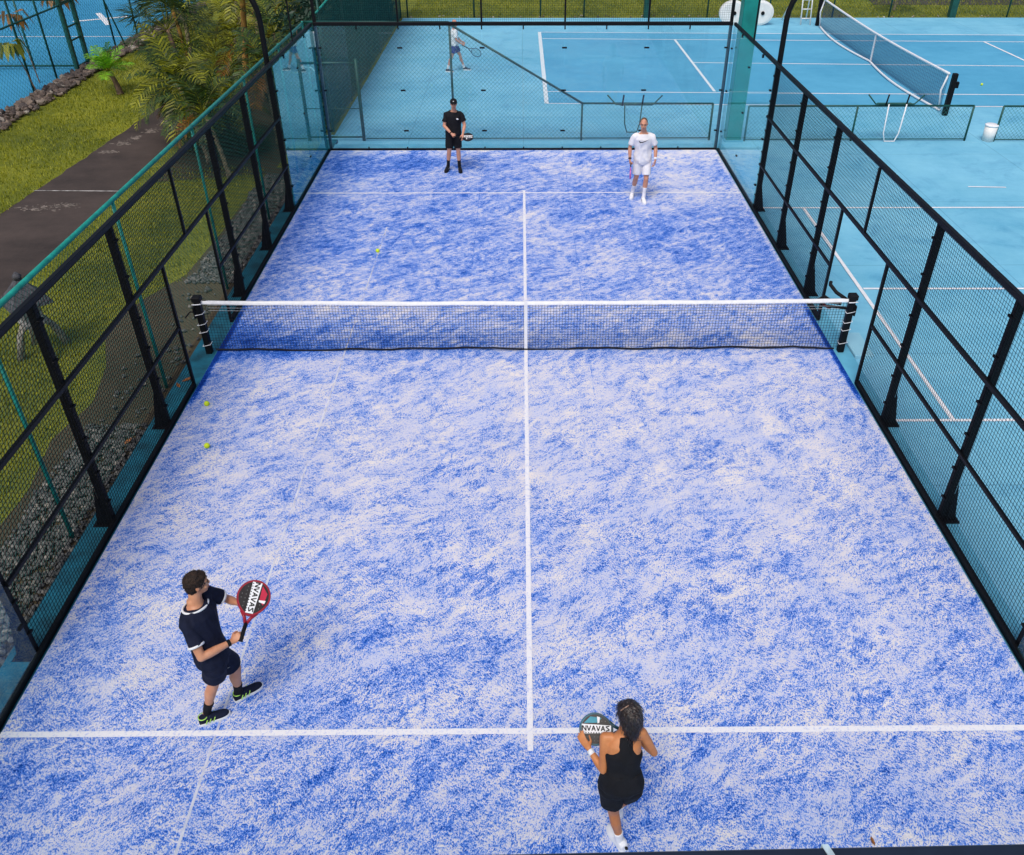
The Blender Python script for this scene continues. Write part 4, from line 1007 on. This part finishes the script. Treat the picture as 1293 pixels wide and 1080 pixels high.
    def limb(s, mb, pts, rs, n=14, steps=4):
        P = [V(p) for p in pts]; st_p = []; st_r = []
        for i in range(len(P)-1):
            for j in range(steps):
                t = j/steps; st_p.append(P[i].lerp(P[i+1], t)); st_r.append(rs[i]+(rs[i+1]-rs[i])*(t*t*(3-2*t)))
        st_p.append(P[-1]); st_r.append(rs[-1]); mb.tube(st_p, st_r, n)
        for p, r in zip(P, rs): mb.sph(p, r*.99, 14, 10)
    def body(s, m, hands):
        J, k = s.J, s.k; mb = MB(); w = .9 if s.f else 1.0
        mb.loft(s.torso_st([-.14,-.06,0,.08,.2,.38,.5,.6,.7,.8,.87,.91,.96,1.0,1.08]), 22)
        for sd in 'LR':
            sh, el, wr = J['sh'+sd], J['el'+sd], J['wr'+sd]
            inn = sh.lerp(J['neck'], .42) - s.up*.02
            mb.tube([inn, sh.lerp(inn,.4), sh], [.046*k*w,.049*k*w,.050*k*w], 14)
            s.limb(mb, [sh, sh.lerp(el,.42), el], [.050*k*w,.047*k*w,.037*k*w]); s.limb(mb, [el, el.lerp(wr,.3), wr], [.037*k*w,.040*k*w,.0255*k*w])
            kn, an = J['kn'+sd], J['an'+sd]; hj = J['hip'] + s.Lh*(.080*k if sd=='L' else -.080*k) - s.up*.03
            s.limb(mb, [hj, hj.lerp(kn,.5), kn], [.076*k,.068*k,.052*k]); 
            bk = (J['hip']-J['an'+sd]); fw = s.Lh.cross(V((0,0,1))); ca = kn.lerp(an,.32) - fw*.014
            s.limb(mb, [kn, ca, kn.lerp(an,.7), an], [.050*k,.054*k*w,.038*k,.033*k])
            h = hands[sd]; s.hand(mb, wr, h['d'], h['A'], sd, h['curl'])
        s.head(mb); o = put(remesh(mb, 'person', s.vox, 2), 'body', m, s.root); return o
    def shirt(s, name, m, t0=-.04, sl=.62, grow=.02, fold=.010, loose=0):
        J, k = s.J, s.k; mb = MB(); ts = [t0,.06,.2,.38,.5,.6,.7,.8,.86,.90,.94,.965]
        st = s.torso_st(ts); st = [(c, a*(1+(grow+loose*max(0,.6-t))/a.length), b*(1+(grow+loose*max(0,.6-t))/b.length)) for (c,a,b), t in zip(st, ts)]
        mb.loft(st, 24)
        for sd in 'LR':
            sh, el = J['sh'+sd], J['el'+sd]; inn = sh.lerp(J['neck'], .42) - s.up*.014
            e = sh.lerp(el, sl); mb.tube([inn, sh.lerp(inn,.4), sh, sh.lerp(el, sl*.5), e], [.060*k,.062*k,.062*k,.061*k,.062*k+.004], 16); mb.sph(sh, .060*k, 14, 10)
        return put(remesh(mb, name, s.vox, 3, fold, seed=s.J['hip'].x), name, m, s.root)
    def cuff(s, name, m, sd, sl, parent, r=.069, th=.010):
        sh, el = s.J['sh'+sd], s.J['el'+sd]; c = sh.lerp(el, sl); d = (el-sh).normalized(); mb = MB(); mb.tube([c-d*th, c+d*th], r*s.k+.002, 20); return mb.build(name, m, parent, True)
    def ring(s, name, m, t, grow, parent, th=.008, tilt=0):
        c, a, b = s.torso_st([t])[0]; a = a*(1+grow/a.length); b = b*(1+grow/b.length); f = b.normalized(); mb = MB(); n = 28
        pts = [c + a*math.cos(2*PI*i/n) + b*math.sin(2*PI*i/n) - s.up*(tilt*math.sin(2*PI*i/n)) for i in range(n+1)]; mb.tube(pts, th, 6, False); return mb.build(name, m, parent, True)
    def shorts(s, name, m, frac=.72, r0=.100, r1=.096, top=.2, fold=.005, grow=.030):
        J, k = s.J, s.k; mb = MB(); mb.loft(s.torso_st([-.14,-.06,0,.1,top], grow), 22)
        for sd in 'LR':
            kn = J['kn'+sd]; hj = J['hip'] + s.Lh*(.088*k if sd=='L' else -.088*k) - s.up*.03; fr_ = frac if not isinstance(frac, dict) else frac[sd]
            mb.sph(hj, r0*1.04*k, 16, 12)
            mb.tube([hj, hj.lerp(kn, fr_*.5), hj.lerp(kn, fr_)], [r0*k,(r0+r1)/2*k,r1*k], 18)
        return put(remesh(mb, name, s.vox, 3, fold, (8,8,4), s.J['hip'].y), name, m, s.root)
    def shoe(s, sd, um, sm, am=None, L=.29):
        J = s.J; an, toe = J['an'+sd], J['toe'+sd]; h = J['heel'+sd]; k = s.k; f = (toe-h); Lf = f.length; f.normalize()
        l = V((0,0,1)).cross(f).normalized(); u = f.cross(l)
        mb = MB(); prof = [(-.012,.024,.04),(.0,.036,.07),(.10,.041,.088),(.25,.042,.092),(.40,.043,.084),(.55,.046,.064),(.70,.049,.050),(.84,.047,.042),(.95,.036,.034),(1.02,.018,.024)]
        mb.loft([(h+f*Lf*t+u*(.022+hh*.45), l*w, u*hh*.58) for t, w, hh in prof], 16)
        mb.tube([h+f*Lf*.17+u*.03, h+f*Lf*.16+u*.095], [.038,.040], 12)
        up = put(remesh(mb, 'shoe', .006, 2), 'shoe', um, s.root)
        mb = MB(); out = [(-.03,.020),(.0,.036),(.12,.042),(.3,.039),(.45,.040),(.65,.050),(.85,.047),(.98,.034),(1.06,.012)]
        mb.prism([h+f*Lf*t+l*w for t, w in out] + [h+f*Lf*t-l*w for t, w in reversed(out)], u*.034); mb.build('sole', sm, up, bevel=.004)
        if am:
            mb = MB()
            for t in (.32,.42,.52): mb.wire(h+f*Lf*t+l*.03+u*(.125-t*.09), h+f*Lf*(t+.04)-l*.03+u*(.122-t*.09), .008)
            for sg in (-1, 1):
                for t in (.2,.32,.46): mb.tube([h+f*Lf*t+l*sg*.044+u*.03, h+f*Lf*(t+.08)+l*sg*.040+u*.075], .0055, 5)
            mb.tube([h+f*Lf*.16+u*.10 + (l*math.cos(a)+f*math.sin(a))*.042 for a in [2*PI*i/16 for i in range(17)]], .005, 5)
            mb.build('lace', am, up)
        return up
    def sock(s, sd, m, hgt=.16):
        an, kn = s.J['an'+sd], s.J['kn'+sd]; e = an.lerp(kn, hgt/(kn-an).length); mb = MB(); mb.tube([an-V((0,0,.03)), an.lerp(e,.5), e], [.040*s.k,.040*s.k,.043*s.k+.002], 14)
        return put(remesh(mb, 'sock', .006, 2, .002), 'sock', m, s.root)
    def hair(s, m, kind):
        f, u, l = s.H; k = s.k*.95; c = s.J['head']; mb = MB()
        if kind == 'short':
            mb.ell(c + u*.030*k - f*.020*k, l*.081*k, f*.097*k, u*.100*k, 24, 16); mb.ell(c - u*.012*k - f*.045*k, l*.074*k, f*.062*k, u*.085*k, 20, 12)
            mb.ell(c + u*.080*k + f*.036*k, l*.058*k, f*.045*k, u*.030*k, 16, 10)
        elif kind == 'buzz':
            mb.ell(c + u*.028*k - f*.026*k, l*.078*k, f*.088*k, u*.096*k, 24, 16)
        elif kind == 'long':
            mb.ell(c + u*.026*k - f*.016*k, l*.101*k, f*.118*k, u*.110*k, 24, 16)
            mb.loft([(c+u*.03*k-f*.04*k, l*.100*k, f*.085*k), (c-u*.06*k-f*.055*k, l*.097*k, f*.07*k), (c-u*.12*k-f*.065*k, l*.072*k, f*.052*k), (c-u*.17*k-f*.072*k, l*.045*k, f*.035*k), (c-u*.205*k-f*.072*k, l*.02*k, f*.018*k)], 18)
            mb.ell(c + u*.05*k + f*.05*k + l*.02, l*.06*k, f*.05*k, u*.05*k)
        me = remesh(mb, 'hair', .006, 2, .006 if kind != 'buzz' else .002, (55,55,16) if kind == 'long' else (70,70,40))
        o = put(me, 'hair', m, s.root); rnd = random.Random(5); sb_ = MB(); nv = len(me.vertices)
        for _ in range({'short': 420, 'long': 520, 'buzz': 0}[kind]):
            q = me.vertices[rnd.randrange(nv)]; nn = q.normal; p0 = q.co.copy()
            if kind == 'long': d_ = (-u + nn*.12 + V((rnd.gauss(0,.18), rnd.gauss(0,.18), 0))); d_ = (d_ - nn*d_.dot(nn)*.9).normalized(); L_ = rnd.uniform(.04, .09)
            else: d_ = (nn*.7 - f*.3 + V((rnd.gauss(0,.4), rnd.gauss(0,.4), rnd.gauss(0,.3)))).normalized(); L_ = rnd.uniform(.006, .013)
            sb_.wire(p0 - nn*.002, p0 + d_*L_*.5 + nn*.003, .0035); sb_.wire(p0 + d_*L_*.5 + nn*.003, p0 + d_*L_ - nn*.001*(kind=='long'), .0025)
        if sb_.v: tag(sb_.build('hair_strands', m, o), kind='stuff')
        return o
    def face(s, brow=True):
        f, u, l = s.H; k = s.k*.95; c = s.J['head']; R = s.root
        for sg in (-1, 1):
            mb = MB(); mb.ell(c + l*sg*.031*k + u*.004*k + f*.080*k, l*.015*k, f*.006*k, u*.007*k, 10, 8); e = mb.build('eye', MATS.get('eye_white') or mat('eye_white', (.42,.38,.36), .4), R, True)
            mb = MB(); mb.ell(c + l*sg*.031*k + u*.004*k + f*.0845*k, l*.007*k, f*.003*k, u*.007*k, 8, 6); mb.build('iris', RUBBER, e, True)
            if brow: mb = MB(); mb.tube([c + l*sg*.014*k + u*.022*k + f*.093*k, c + l*sg*.034*k + u*.027*k + f*.090*k, c + l*sg*.05*k + u*.021*k + f*.078*k], .004, 5); mb.build('eyebrow', MATS.get('brow') or mat('brow', (.06,.03,.02), .9), R)
        mb = MB(); mb.tube([c + l*.022*k - u*.065*k + f*.092*k, c - u*.063*k + f*.0985*k, c - l*.022*k - u*.065*k + f*.092*k], .0045, 6); mb.build('mouth', MATS.get('lips') or mat('lips', (.30,.10,.08), .5), R)

def racket(G, A, Nn, rim, face, edge2, label, k=1.0, band=True, thick=.038, accent=None, dots=True, wid=.13, band_axis='long'):
    """solid padel racket: G the grip centre, A towards the head, Nn the normal of the face one sees"""
    r = empty('padel_racket'); G, A, Nn = V(G), U_(A), V(Nn); Nn = (Nn - A*Nn.dot(A)).normalized(); B = A.cross(Nn)
    P = lambda a, b, n=0: G + (A*a + B*b + Nn*n)*k
    m = MB(); m.tube([P(-.065,0), P(-.055,0), P(.085,0)], [.021*k,.017*k,.016*k], 10); m.build('handle', RUBBER, r, True)
    for sg in (-1, 1):
        m = MB(); m.tube([P(.08,sg*.006), P(.125,sg*.026), P(.17,sg*.062)], [.014*k,.013*k,.014*k], 8); m.build('throat', rim, r, True)
    cx = .285; n = 48; out = []
    for i in range(n):
        t = 2*PI*i/n; ca, sa = math.cos(t), math.sin(t); a = cx + (.138 if ca > 0 else .150)*ca; b = wid*sa*(1 - (.20*max(0,-ca)**1.5)); out.append((a, b))
    def disc(sc, n0, n1, name, mt, par, bev=0):
        m = MB(); m.prism([P(cx+(a-cx)*sc, b*sc, n0) for a, b in out], Nn*(n1-n0)*k); return m.build(name, mt, par, bevel=bev)
    rm = disc(1.0, -thick/2, thick/2, 'rim', rim, r, .004)
    fc = disc(.885, -thick/2-.0015, thick/2+.0015, 'face', face, r)
    if dots:
        m = MB()
        for i in range(-3, 4):
            for j in range(-3, 4):
                a, b = cx+.012+i*.031, j*.031
                if ((a-cx)/.118)**2 + (b/.098)**2 > 1 or (abs(b) < .05 and band): continue
                for q in (thick/2+.0016,): m.add([P(a+.0055*math.cos(x*PI/3), b+.0055*math.sin(x*PI/3), q) for x in range(6)], [tuple(range(6))])
        tag(m.build('drilled_holes', MATS.get('hole_grey') or mat('hole_grey', (.09,.09,.09)), fc), kind='stuff')
    if accent is not None:
        m = MB(); q = thick/2 + .0022
        m.prism([P(cx+.10,.045,q), P(cx+.045,.098,q), P(cx-.05,.088,q), P(cx-.015,.05,q)], Nn*.0008); m.build('accent', accent, fc)
        m = MB(); m.prism([P(cx-.01,.10,q+.001), P(cx-.035,.094,q+.001), P(cx-.03,.05,q+.001), P(cx-.015,.045,q+.001)], Nn*.0008); m.build('accent', WHITE, fc)
    if band:
        q = thick/2+.0035; wB = .038
        m = MB(); m.prism([P(cx-.128,-wB*.8,q), P(cx-.128,wB*.8,q), P(cx+.118,wB,q), P(cx+.118,-wB,q)], Nn*.0008); bd = m.build('lettering_band', WHITE, fc)
        # angular block letters running along the band
        g = {'V': [((-1,1),(0,-1)),((0,-1),(1,1))], 'A': [((-1,-1),(0,1)),((0,1),(1,-1)),((-.5,-.3),(.5,-.3))], 'M': [((-1,-1),(-1,1)),((-1,1),(0,-.3)),((0,-.3),(1,1)),((1,1),(1,-1))], 'N': [((-1,-1),(-1,1)),((-1,1),(1,-1)),((1,-1),(1,1))], 'S': [((1,1),(-1,.7)),((-1,.7),(1,-.5)),((1,-.5),(-1,-1))], 'O': [((-1,0),(0,1)),((0,1),(1,0)),((1,0),(0,-1)),((0,-1),(-1,0))]}
        m = MB(); word = 'NVAVAS'
        for i, ch in enumerate(word):
            ac = cx + .098 - i*.0395
            for (x0, y0), (x1, y1) in g[ch]: m.bar(P(ac-x0*.015, (y0*.020)+.005, q+.0018), P(ac-x1*.015, (y1*.020)+.005, q+.0018), .0085*k, .001, Nn)
        m.build('letters', RUBBER, bd)
        m = MB()
        for i in range(11):
            a = cx+.105-i*.022; m.add([P(a+.005*math.cos(x*PI/3), -.030+.005*math.sin(x*PI/3), q+.0014) for x in range(6)], [tuple(range(6))])
        m.build('band_dots', RUBBER, bd)
    rebase(r, tuple(G)); tag(r, label, 'racket'); return r
def person(label, loc):
    r = empty('person'); return r
def done(r, loc, label): rebase(r, loc); tag(r, label, 'person', None)
def wristband(B, sd, m, off=.035, w=.018, r=.031, name='wristband'):
    wr, el = B.J['wr'+sd], B.J['el'+sd]; d = (el-wr).normalized(); mb = MB(); mb.tube([wr+d*(off-w), wr+d*(off+w)], r, 14); return mb.build(name, m, B.root, True)

# near man, navy shirt
SK1 = skinmat('skin_fair', (.62,.30,.17), (.50,.21,.11)); SK2 = skinmat('skin_tan', (.60,.235,.085), (.46,.16,.05)); SK3 = skinmat('skin_pink', (.66,.30,.20), (.55,.22,.14)); SK4 = skinmat('skin_ruddy', (.64,.31,.20), (.52,.23,.14))
NAVY = cloth('navy_cloth', (.008,.011,.030)); BLK = cloth('black_cloth', (.010,.010,.013)); WHT = cloth('white_cloth', (.82,.80,.82), .04); BLUES = cloth('blue_cloth', (.012,.035,.22))
HB = mat('brown_hair', (.026,.012,.006), .75, .4, 40, bmp=.5, bscale=90); HD = mat('dark_hair', (.022,.011,.008), .38, .6, 50, bmp=.5, bscale=90, spec=.6)
NEON = mat('neon_green', (.45,.80,.12), .5)
GRIP = (1.25, 1.35, .9); RELAX = (.35, .45, .3)
r = empty('person')
RA = U_((.05,.25,.15)); G1 = V((-2.545,-6.735,1.16))
J = dict(hip=(-2.84,-6.80,.93), hipdir=(-.30,.95,0), neck=(-2.925,-6.66,1.47), head=(-2.885,-6.60,1.655), headfwd=(.85,.50,-.12), headup=(.12,.05,1),
         shL=(-2.885,-6.50,1.42), shR=(-2.95,-6.84,1.39), elL=(-2.775,-6.37,1.20), elR=(-2.84,-6.98,1.14), wrL=(-2.655,-6.44,1.22), wrR=(-2.63,-6.80,1.13),
         knL=(-2.775,-6.60,.50), anL=(-2.84,-6.565,.10), knR=(-2.93,-6.74,.50), anR=(-3.08,-6.80,.10),
         heelL=(-2.88,-6.60,.0), toeL=(-2.665,-6.42,.0), heelR=(-3.14,-6.855,.0), toeR=(-2.90,-6.735,.0))
B = Body(r, J, 1.78, vox=.0075)
dR = (G1 - V(J['wrR'])); 
B.body(SK1, {'R': dict(d=dR, A=RA, curl=GRIP), 'L': dict(d=(.75,-.1,.15), A=(-.1,.1,1), curl=RELAX)})
o = B.shirt('shirt', NAVY, loose=.03); B.ring('collar', WHITE, .955, .022, o, .011, .012); B.cuff('cuff', WHITE, 'R', .62, o); B.cuff('cuff', WHITE, 'L', .62, o)
o = B.shorts('shorts', NAVY, {'L': .74, 'R': .50}, .100, .104, top=.18)
m = MB(); c_ = B.J['hip'].lerp(B.J['knL'], .66) + U_((.25,-.75,.55))*.104; m.prism([c_+V((-.022,.0,0)), c_+V((-.01,-.006,-.008)), c_+V((.028,.0,.012)), c_+V((-.008,-.003,.0))], V((.003,-.006,.003))); m.build('emblem', WHITE, o)
for s_ in 'LR': B.shoe(s_, NAVY, WHITE, NEON); B.sock(s_, BLK, .15)
B.hair(HB, 'short'); B.face(); wristband(B, 'R', BLK, .03, .014, .032, 'watch')
done(r, (-2.9,-6.7,0), 'man in navy shirt and shorts holding up a red racket in the near left court')
RED = mat('racket_red', (.30,.006,.022), .3, .1, 20); FBLK = mat('racket_black', (.012,.008,.009), .35, .4, 30)
racket(G1 + V((0,0,0)), RA, (.30,-.64,.71), RED, FBLK, None, 'red and black padel racket with a white lettered band held by the man in navy', 1.12, accent=mat('accent_red', (.55,.01,.05), .4), wid=.132)

# near woman, black dress
r = empty('person')
G2 = V((.785,-7.68,1.09)); RA2 = U_((-1,.02,.04))
J = dict(hip=(.70,-8.00,.86), hipdir=(-1,.06,0), neck=(.715,-7.85,1.325), head=(.745,-7.80,1.475), headfwd=(-.25,.85,-.25), headup=(0,.15,1),
         shL=(.565,-7.86,1.27), shR=(.855,-7.82,1.27), elL=(.555,-7.98,1.02), elR=(.965,-7.85,1.045), wrL=(.452,-7.83,1.075), wrR=(.83,-7.70,1.06),
         knL=(.665,-7.99,.46), anL=(.735,-8.035,.10), knR=(.79,-7.86,.48), anR=(.75,-7.76,.10),
         heelL=(.775,-8.085,.0), toeL=(.665,-7.88,.0), heelR=(.755,-7.80,.0), toeR=(.745,-7.56,.0))
B = Body(r, J, 1.62, True, .007)
B.body(SK2, {'R': dict(d=G2-V(J['wrR']), A=RA2, curl=GRIP), 'L': dict(d=(-.35,.35,.35), A=(.5,.2,.6), curl=(.25,.3,.2))})
ts = [.05,.2,.38,.5,.58,.64]; mb = MB(); stn = [(c, a*(1+.012/a.length), b*(1+.014/b.length)) for c, a, b in B.torso_st(ts)]
c5 = B.torso_st([.72,.80,.88,.95,1.0]); stn += [(c5[0][0], c5[0][1].normalized()*.108, c5[0][2].normalized()*.110), ((c5[0][0]+c5[1][0])/2, c5[0][1].normalized()*.086, c5[0][2].normalized()*.110), (c5[1][0], c5[1][1].normalized()*.074, c5[1][2].normalized()*.108), (c5[2][0], c5[2][1].normalized()*.070, c5[2][2].normalized()*.09), (c5[3][0], c5[3][1].normalized()*.066, c5[3][2].normalized()*.072), (c5[4][0]-B.up*.01, c5[4][1].normalized()*.056, c5[4][2].normalized()*.060)]
mb.loft(stn, 24); o = put(remesh(mb, 'tank_top', .007, 4, .005, (9,9,5), 3.), 'tank_top', BLK, r)
B.shorts('shorts', BLK, {'L': .62, 'R': .80}, .097, .094, top=.3, grow=.020, fold=.009)
for s_ in 'LR': B.shoe(s_, WHT, WHITE); B.sock(s_, WHT, .10)
mb = MB(); hl = V(J['heelL']); mb.sph(hl+V((.012,-.012,.075)), .014, 10, 8); mb.build('heel_tab', RUBBER, r)
B.hair(HD, 'long'); B.face(); wristband(B, 'L', WHITE, .03, .020, .027)
mb = MB(); hc = V(J['head']); mb.tube([hc+V((-.075,-.03,.085)), hc+V((-.03,-.02,.118)), hc+V((.015,.01,.118))], .006, 6); mb.build('hair_clip', mat('clip_brown', (.28,.17,.12), .3), r, True)
done(r, (.72,-7.95,0), 'woman in black sleeveless top and shorts seen from behind at the near line')
TEALR = mat('racket_teal', (.006,.08,.12), .3, .45, 3, c2=(.003,.008,.012))
racket(G2, RA2, (-.06,-.50,.86), TEALR, FBLK, None, 'black and teal padel racket with a white lettered band held by the woman', .95, accent=mat('accent_teal', (.02,.28,.38), .4), wid=.132)

# far man in black
r = empty('person')
G3 = V((-1.60,8.19,.905)); RA3 = U_((1,.0,-.02))
J = dict(hip=(-1.68,8.48,.90), hipdir=(1,.05,0), neck=(-1.645,8.46,1.43), head=(-1.635,8.41,1.60), headfwd=(.05,-1,-.02),
         shL=(-1.47,8.46,1.345), shR=(-1.83,8.46,1.34), elL=(-1.40,8.42,1.11), elR=(-1.885,8.40,1.10), wrL=(-1.44,8.22,.95), wrR=(-1.70,8.22,.965),
         knL=(-1.58,8.44,.49), anL=(-1.57,8.47,.10), knR=(-1.80,8.44,.49), anR=(-1.85,8.50,.10),
         heelL=(-1.575,8.52,.0), toeL=(-1.53,8.25,.0), heelR=(-1.85,8.55,.0), toeR=(-1.90,8.28,.0))
B = Body(r, J, 1.75, vox=.010)
B.body(SK4, {'R': dict(d=G3-V(J['wrR'])+V((.02,-.02,-.03)), A=RA3, curl=GRIP), 'L': dict(d=(.1,-.6,-.5), A=(-.7,-.2,.5), curl=(.6,.6,.4))})
o = B.shirt('polo_shirt', BLK, loose=.03); B.ring('collar', BLK, .965, .014, o, .013, .01)
m = MB(); c_ = V((-1.56,8.325,1.28)); m.ell(c_, (.022,0,0), (0,.004,0), (0,0,.018)); m.ell(c_+V((.018,0,-.004)), (.012,0,0), (0,.004,0), (0,0,.012)); m.build('emblem', WHITE, o)
B.shorts('shorts', BLK, .80, .098, .094, top=.16)
for s_ in 'LR': B.shoe(s_, BLK, RUBBER, mat('grey_lace',(.2,.2,.22),.6) if s_=='L' else MATS['grey_lace']); B.sock(s_, BLK, .16)
B.hair(HB, 'buzz'); B.face()
f, u, l = B.H; hc = V(J['head']); mb = MB(); mb.ell(hc+u*.05-f*.01, l*.086, f*.104, u*.078, 24, 14); cp = put(remesh(mb, 'cap', .007, 2), 'cap', BLK, r)
mb = MB(); mb.ell(hc+u*.052+f*.125, l*.062, f*.065, u*.008, 20, 8); mb.build('visor', BLK, cp, True); mb = MB(); mb.ell(hc+u*.085+f*.083, l*.014, f*.006, u*.012, 10, 8); mb.build('emblem', WHITE, cp)
wristband(B, 'R', BLK, .03, .014, .031, 'watch')
done(r, (-1.7,8.48,0), 'man in black polo, shorts and cap standing at the far left')
racket(G3, RA3, (0,-.45,.90), FBLK, FBLK, None, 'black padel racket with a white band held across by the man in black', .97, accent=mat('accent_dark', (.05,.06,.08), .4), wid=.13)

# far man in white
r = empty('person')
G4 = V((2.335,6.38,.865)); RA4 = U_((.02,-.05,-1))
J = dict(hip=(2.60,6.50,.93), hipdir=(1,.0,0), neck=(2.575,6.46,1.53), head=(2.555,6.40,1.73), headfwd=(-.18,-1,-.12),
         shL=(2.765,6.46,1.44), shR=(2.385,6.46,1.44), elL=(2.865,6.48,1.20), elR=(2.305,6.50,1.20), wrL=(2.86,6.36,.965), wrR=(2.31,6.41,.955),
         knL=(2.70,6.40,.53), anL=(2.68,6.43,.11), knR=(2.495,6.52,.52), anR=(2.46,6.72,.11),
         heelL=(2.665,6.48,.0), toeL=(2.69,6.20,.0), heelR=(2.47,6.78,.0), toeR=(2.41,6.51,.0))
B = Body(r, J, 1.87, vox=.010)
B.body(SK4, {'R': dict(d=(.08,-.05,-1), A=(.05,-1,0), curl=GRIP), 'L': dict(d=(-.02,-.1,-1), A=(-.2,-1,0), curl=(.5,.6,.5))})
o = B.shirt('tee_shirt', WHT, t0=-.08, loose=.03, sl=.72); B.ring('collar', WHT, .965, .012, o, .008, .01)
m = MB(); sw = [(-.105,.018),(-.095,-.018),(-.070,-.036),(-.03,-.028),(.04,.002),(.12,.038),(.035,.012),(-.03,-.008),(-.062,-.012),(-.082,.0)]
front = 6.46-.158
def chesty(x): return front + 1.1*abs(x)**2 * 1.3
ptsS = [V((2.57+x, chesty(x)-.004, 1.385+z)) for x, z in sw]
m.prism(ptsS, (0,-.006,0)); m.build('chest_emblem', BLK, o)
B.shorts('shorts', WHT, .78, .096, .090, top=.14)
for s_ in 'LR': B.shoe(s_, WHT, WHITE, mat('pale_lace',(.45,.47,.5),.6) if s_=='L' else MATS['pale_lace']); B.sock(s_, WHT, .22)
B.hair(mat('cropped_hair', (.13,.075,.045), .9, .3, 60), 'buzz'); B.face(); wristband(B, 'R', BLK, .03, .016, .034); wristband(B, 'L', WHT, .03, .022, .035)
done(r, (2.58,6.5,0), 'man in white shirt with a dark check mark and white shorts walking forward')
racket(G4, RA4, (.97,-.15,0), mat('racket_pink', (.55,.12,.42), .4), mat('racket_violet', (.10,.03,.16), .4), None, 'pink and violet padel racket hanging edge on from the hand of the man in white', .78, band=False, wid=.12)

# man on the tennis court
r = empty('person')
J = dict(hip=(-2.30,18.7,.86), hipdir=(0,1,0), neck=(-2.30,18.68,1.36), head=(-2.27,18.65,1.545), headfwd=(1,-.35,-.05),
         shL=(-2.26,18.88,1.31), shR=(-2.26,18.50,1.31), elL=(-2.24,18.96,1.05), elR=(-2.23,18.42,1.06), wrL=(-2.06,18.78,.93), wrR=(-2.05,18.50,.92),
         knL=(-2.14,18.78,.48), anL=(-2.02,18.82,.08), knR=(-2.42,18.62,.48), anR=(-2.58,18.58,.10),
         heelL=(-2.06,18.82,-.1+.10), toeL=(-1.80,18.80,.0), heelR=(-2.64,18.58,.0), toeR=(-2.38,18.54,.0))
B = Body(r, J, 1.68, vox=.012)
GT = V((-1.985,18.46,.865))
B.body(SK3, {'R': dict(d=GT-V(J['wrR']), A=(.5,-.6,.4), curl=GRIP), 'L': dict(d=(.7,-.3,-.3), A=(0,0,1), curl=RELAX)})
B.shirt('tee_shirt', WHT, loose=.03, sl=.75); B.shorts('shorts', BLUES, .62, .098, .096, top=.1)
for s_ in 'LR': B.shoe(s_, NAVY, WHITE); B.sock(s_, WHT, .12)
B.face(False)
done(r, (-2.3,18.7,-.0), 'bald man in white shirt and blue shorts on the tennis court behind the glass')
r.location = (-2.3,18.7,GZ+.002)
def tennis_racket(G, A, Nn, label):
    r = empty('tennis_racket'); G, A, Nn = V(G), U_(A), V(Nn); Nn = (Nn-A*Nn.dot(A)).normalized(); Bv = A.cross(Nn)
    m = MB(); m.tube([G-A*.06, G+A*.16], .016, 8); m.build('handle', RUBBER, r, True)
    for sg in (-1,1): m = MB(); m.tube([G+A*.15, G+A*.24+Bv*sg*.04, G+A*.34+Bv*sg*.09], .010, 6); m.build('throat', RUBBER, r, True)
    c = G+A*.46; m = MB(); m.tube([c+A*.17*math.cos(2*PI*i/28)+Bv*.13*math.sin(2*PI*i/28) for i in range(29)], .012, 6, False); fr = m.build('frame', mat('frame_blue', (.01,.08,.16), .4), r, True)
    m = MB()
    for i in range(-6, 7):
        t = i/7; w = math.sqrt(1-t*t); m.wire(c+A*.17*t-Bv*.13*w, c+A*.17*t+Bv*.13*w, .004); m.wire(c+Bv*.13*t-A*.17*w, c+Bv*.13*t+A*.17*w, .004)
    m.build('strings', mat('string_teal', (.02,.25,.35), .6), r); rebase(r, tuple(G)); tag(r, label, 'racket')
tennis_racket(GT+V((0,0,GZ)), (.88,-.1,-.42), (.1,-.85,.5), 'tennis racket held out by the bald man in blue shorts')
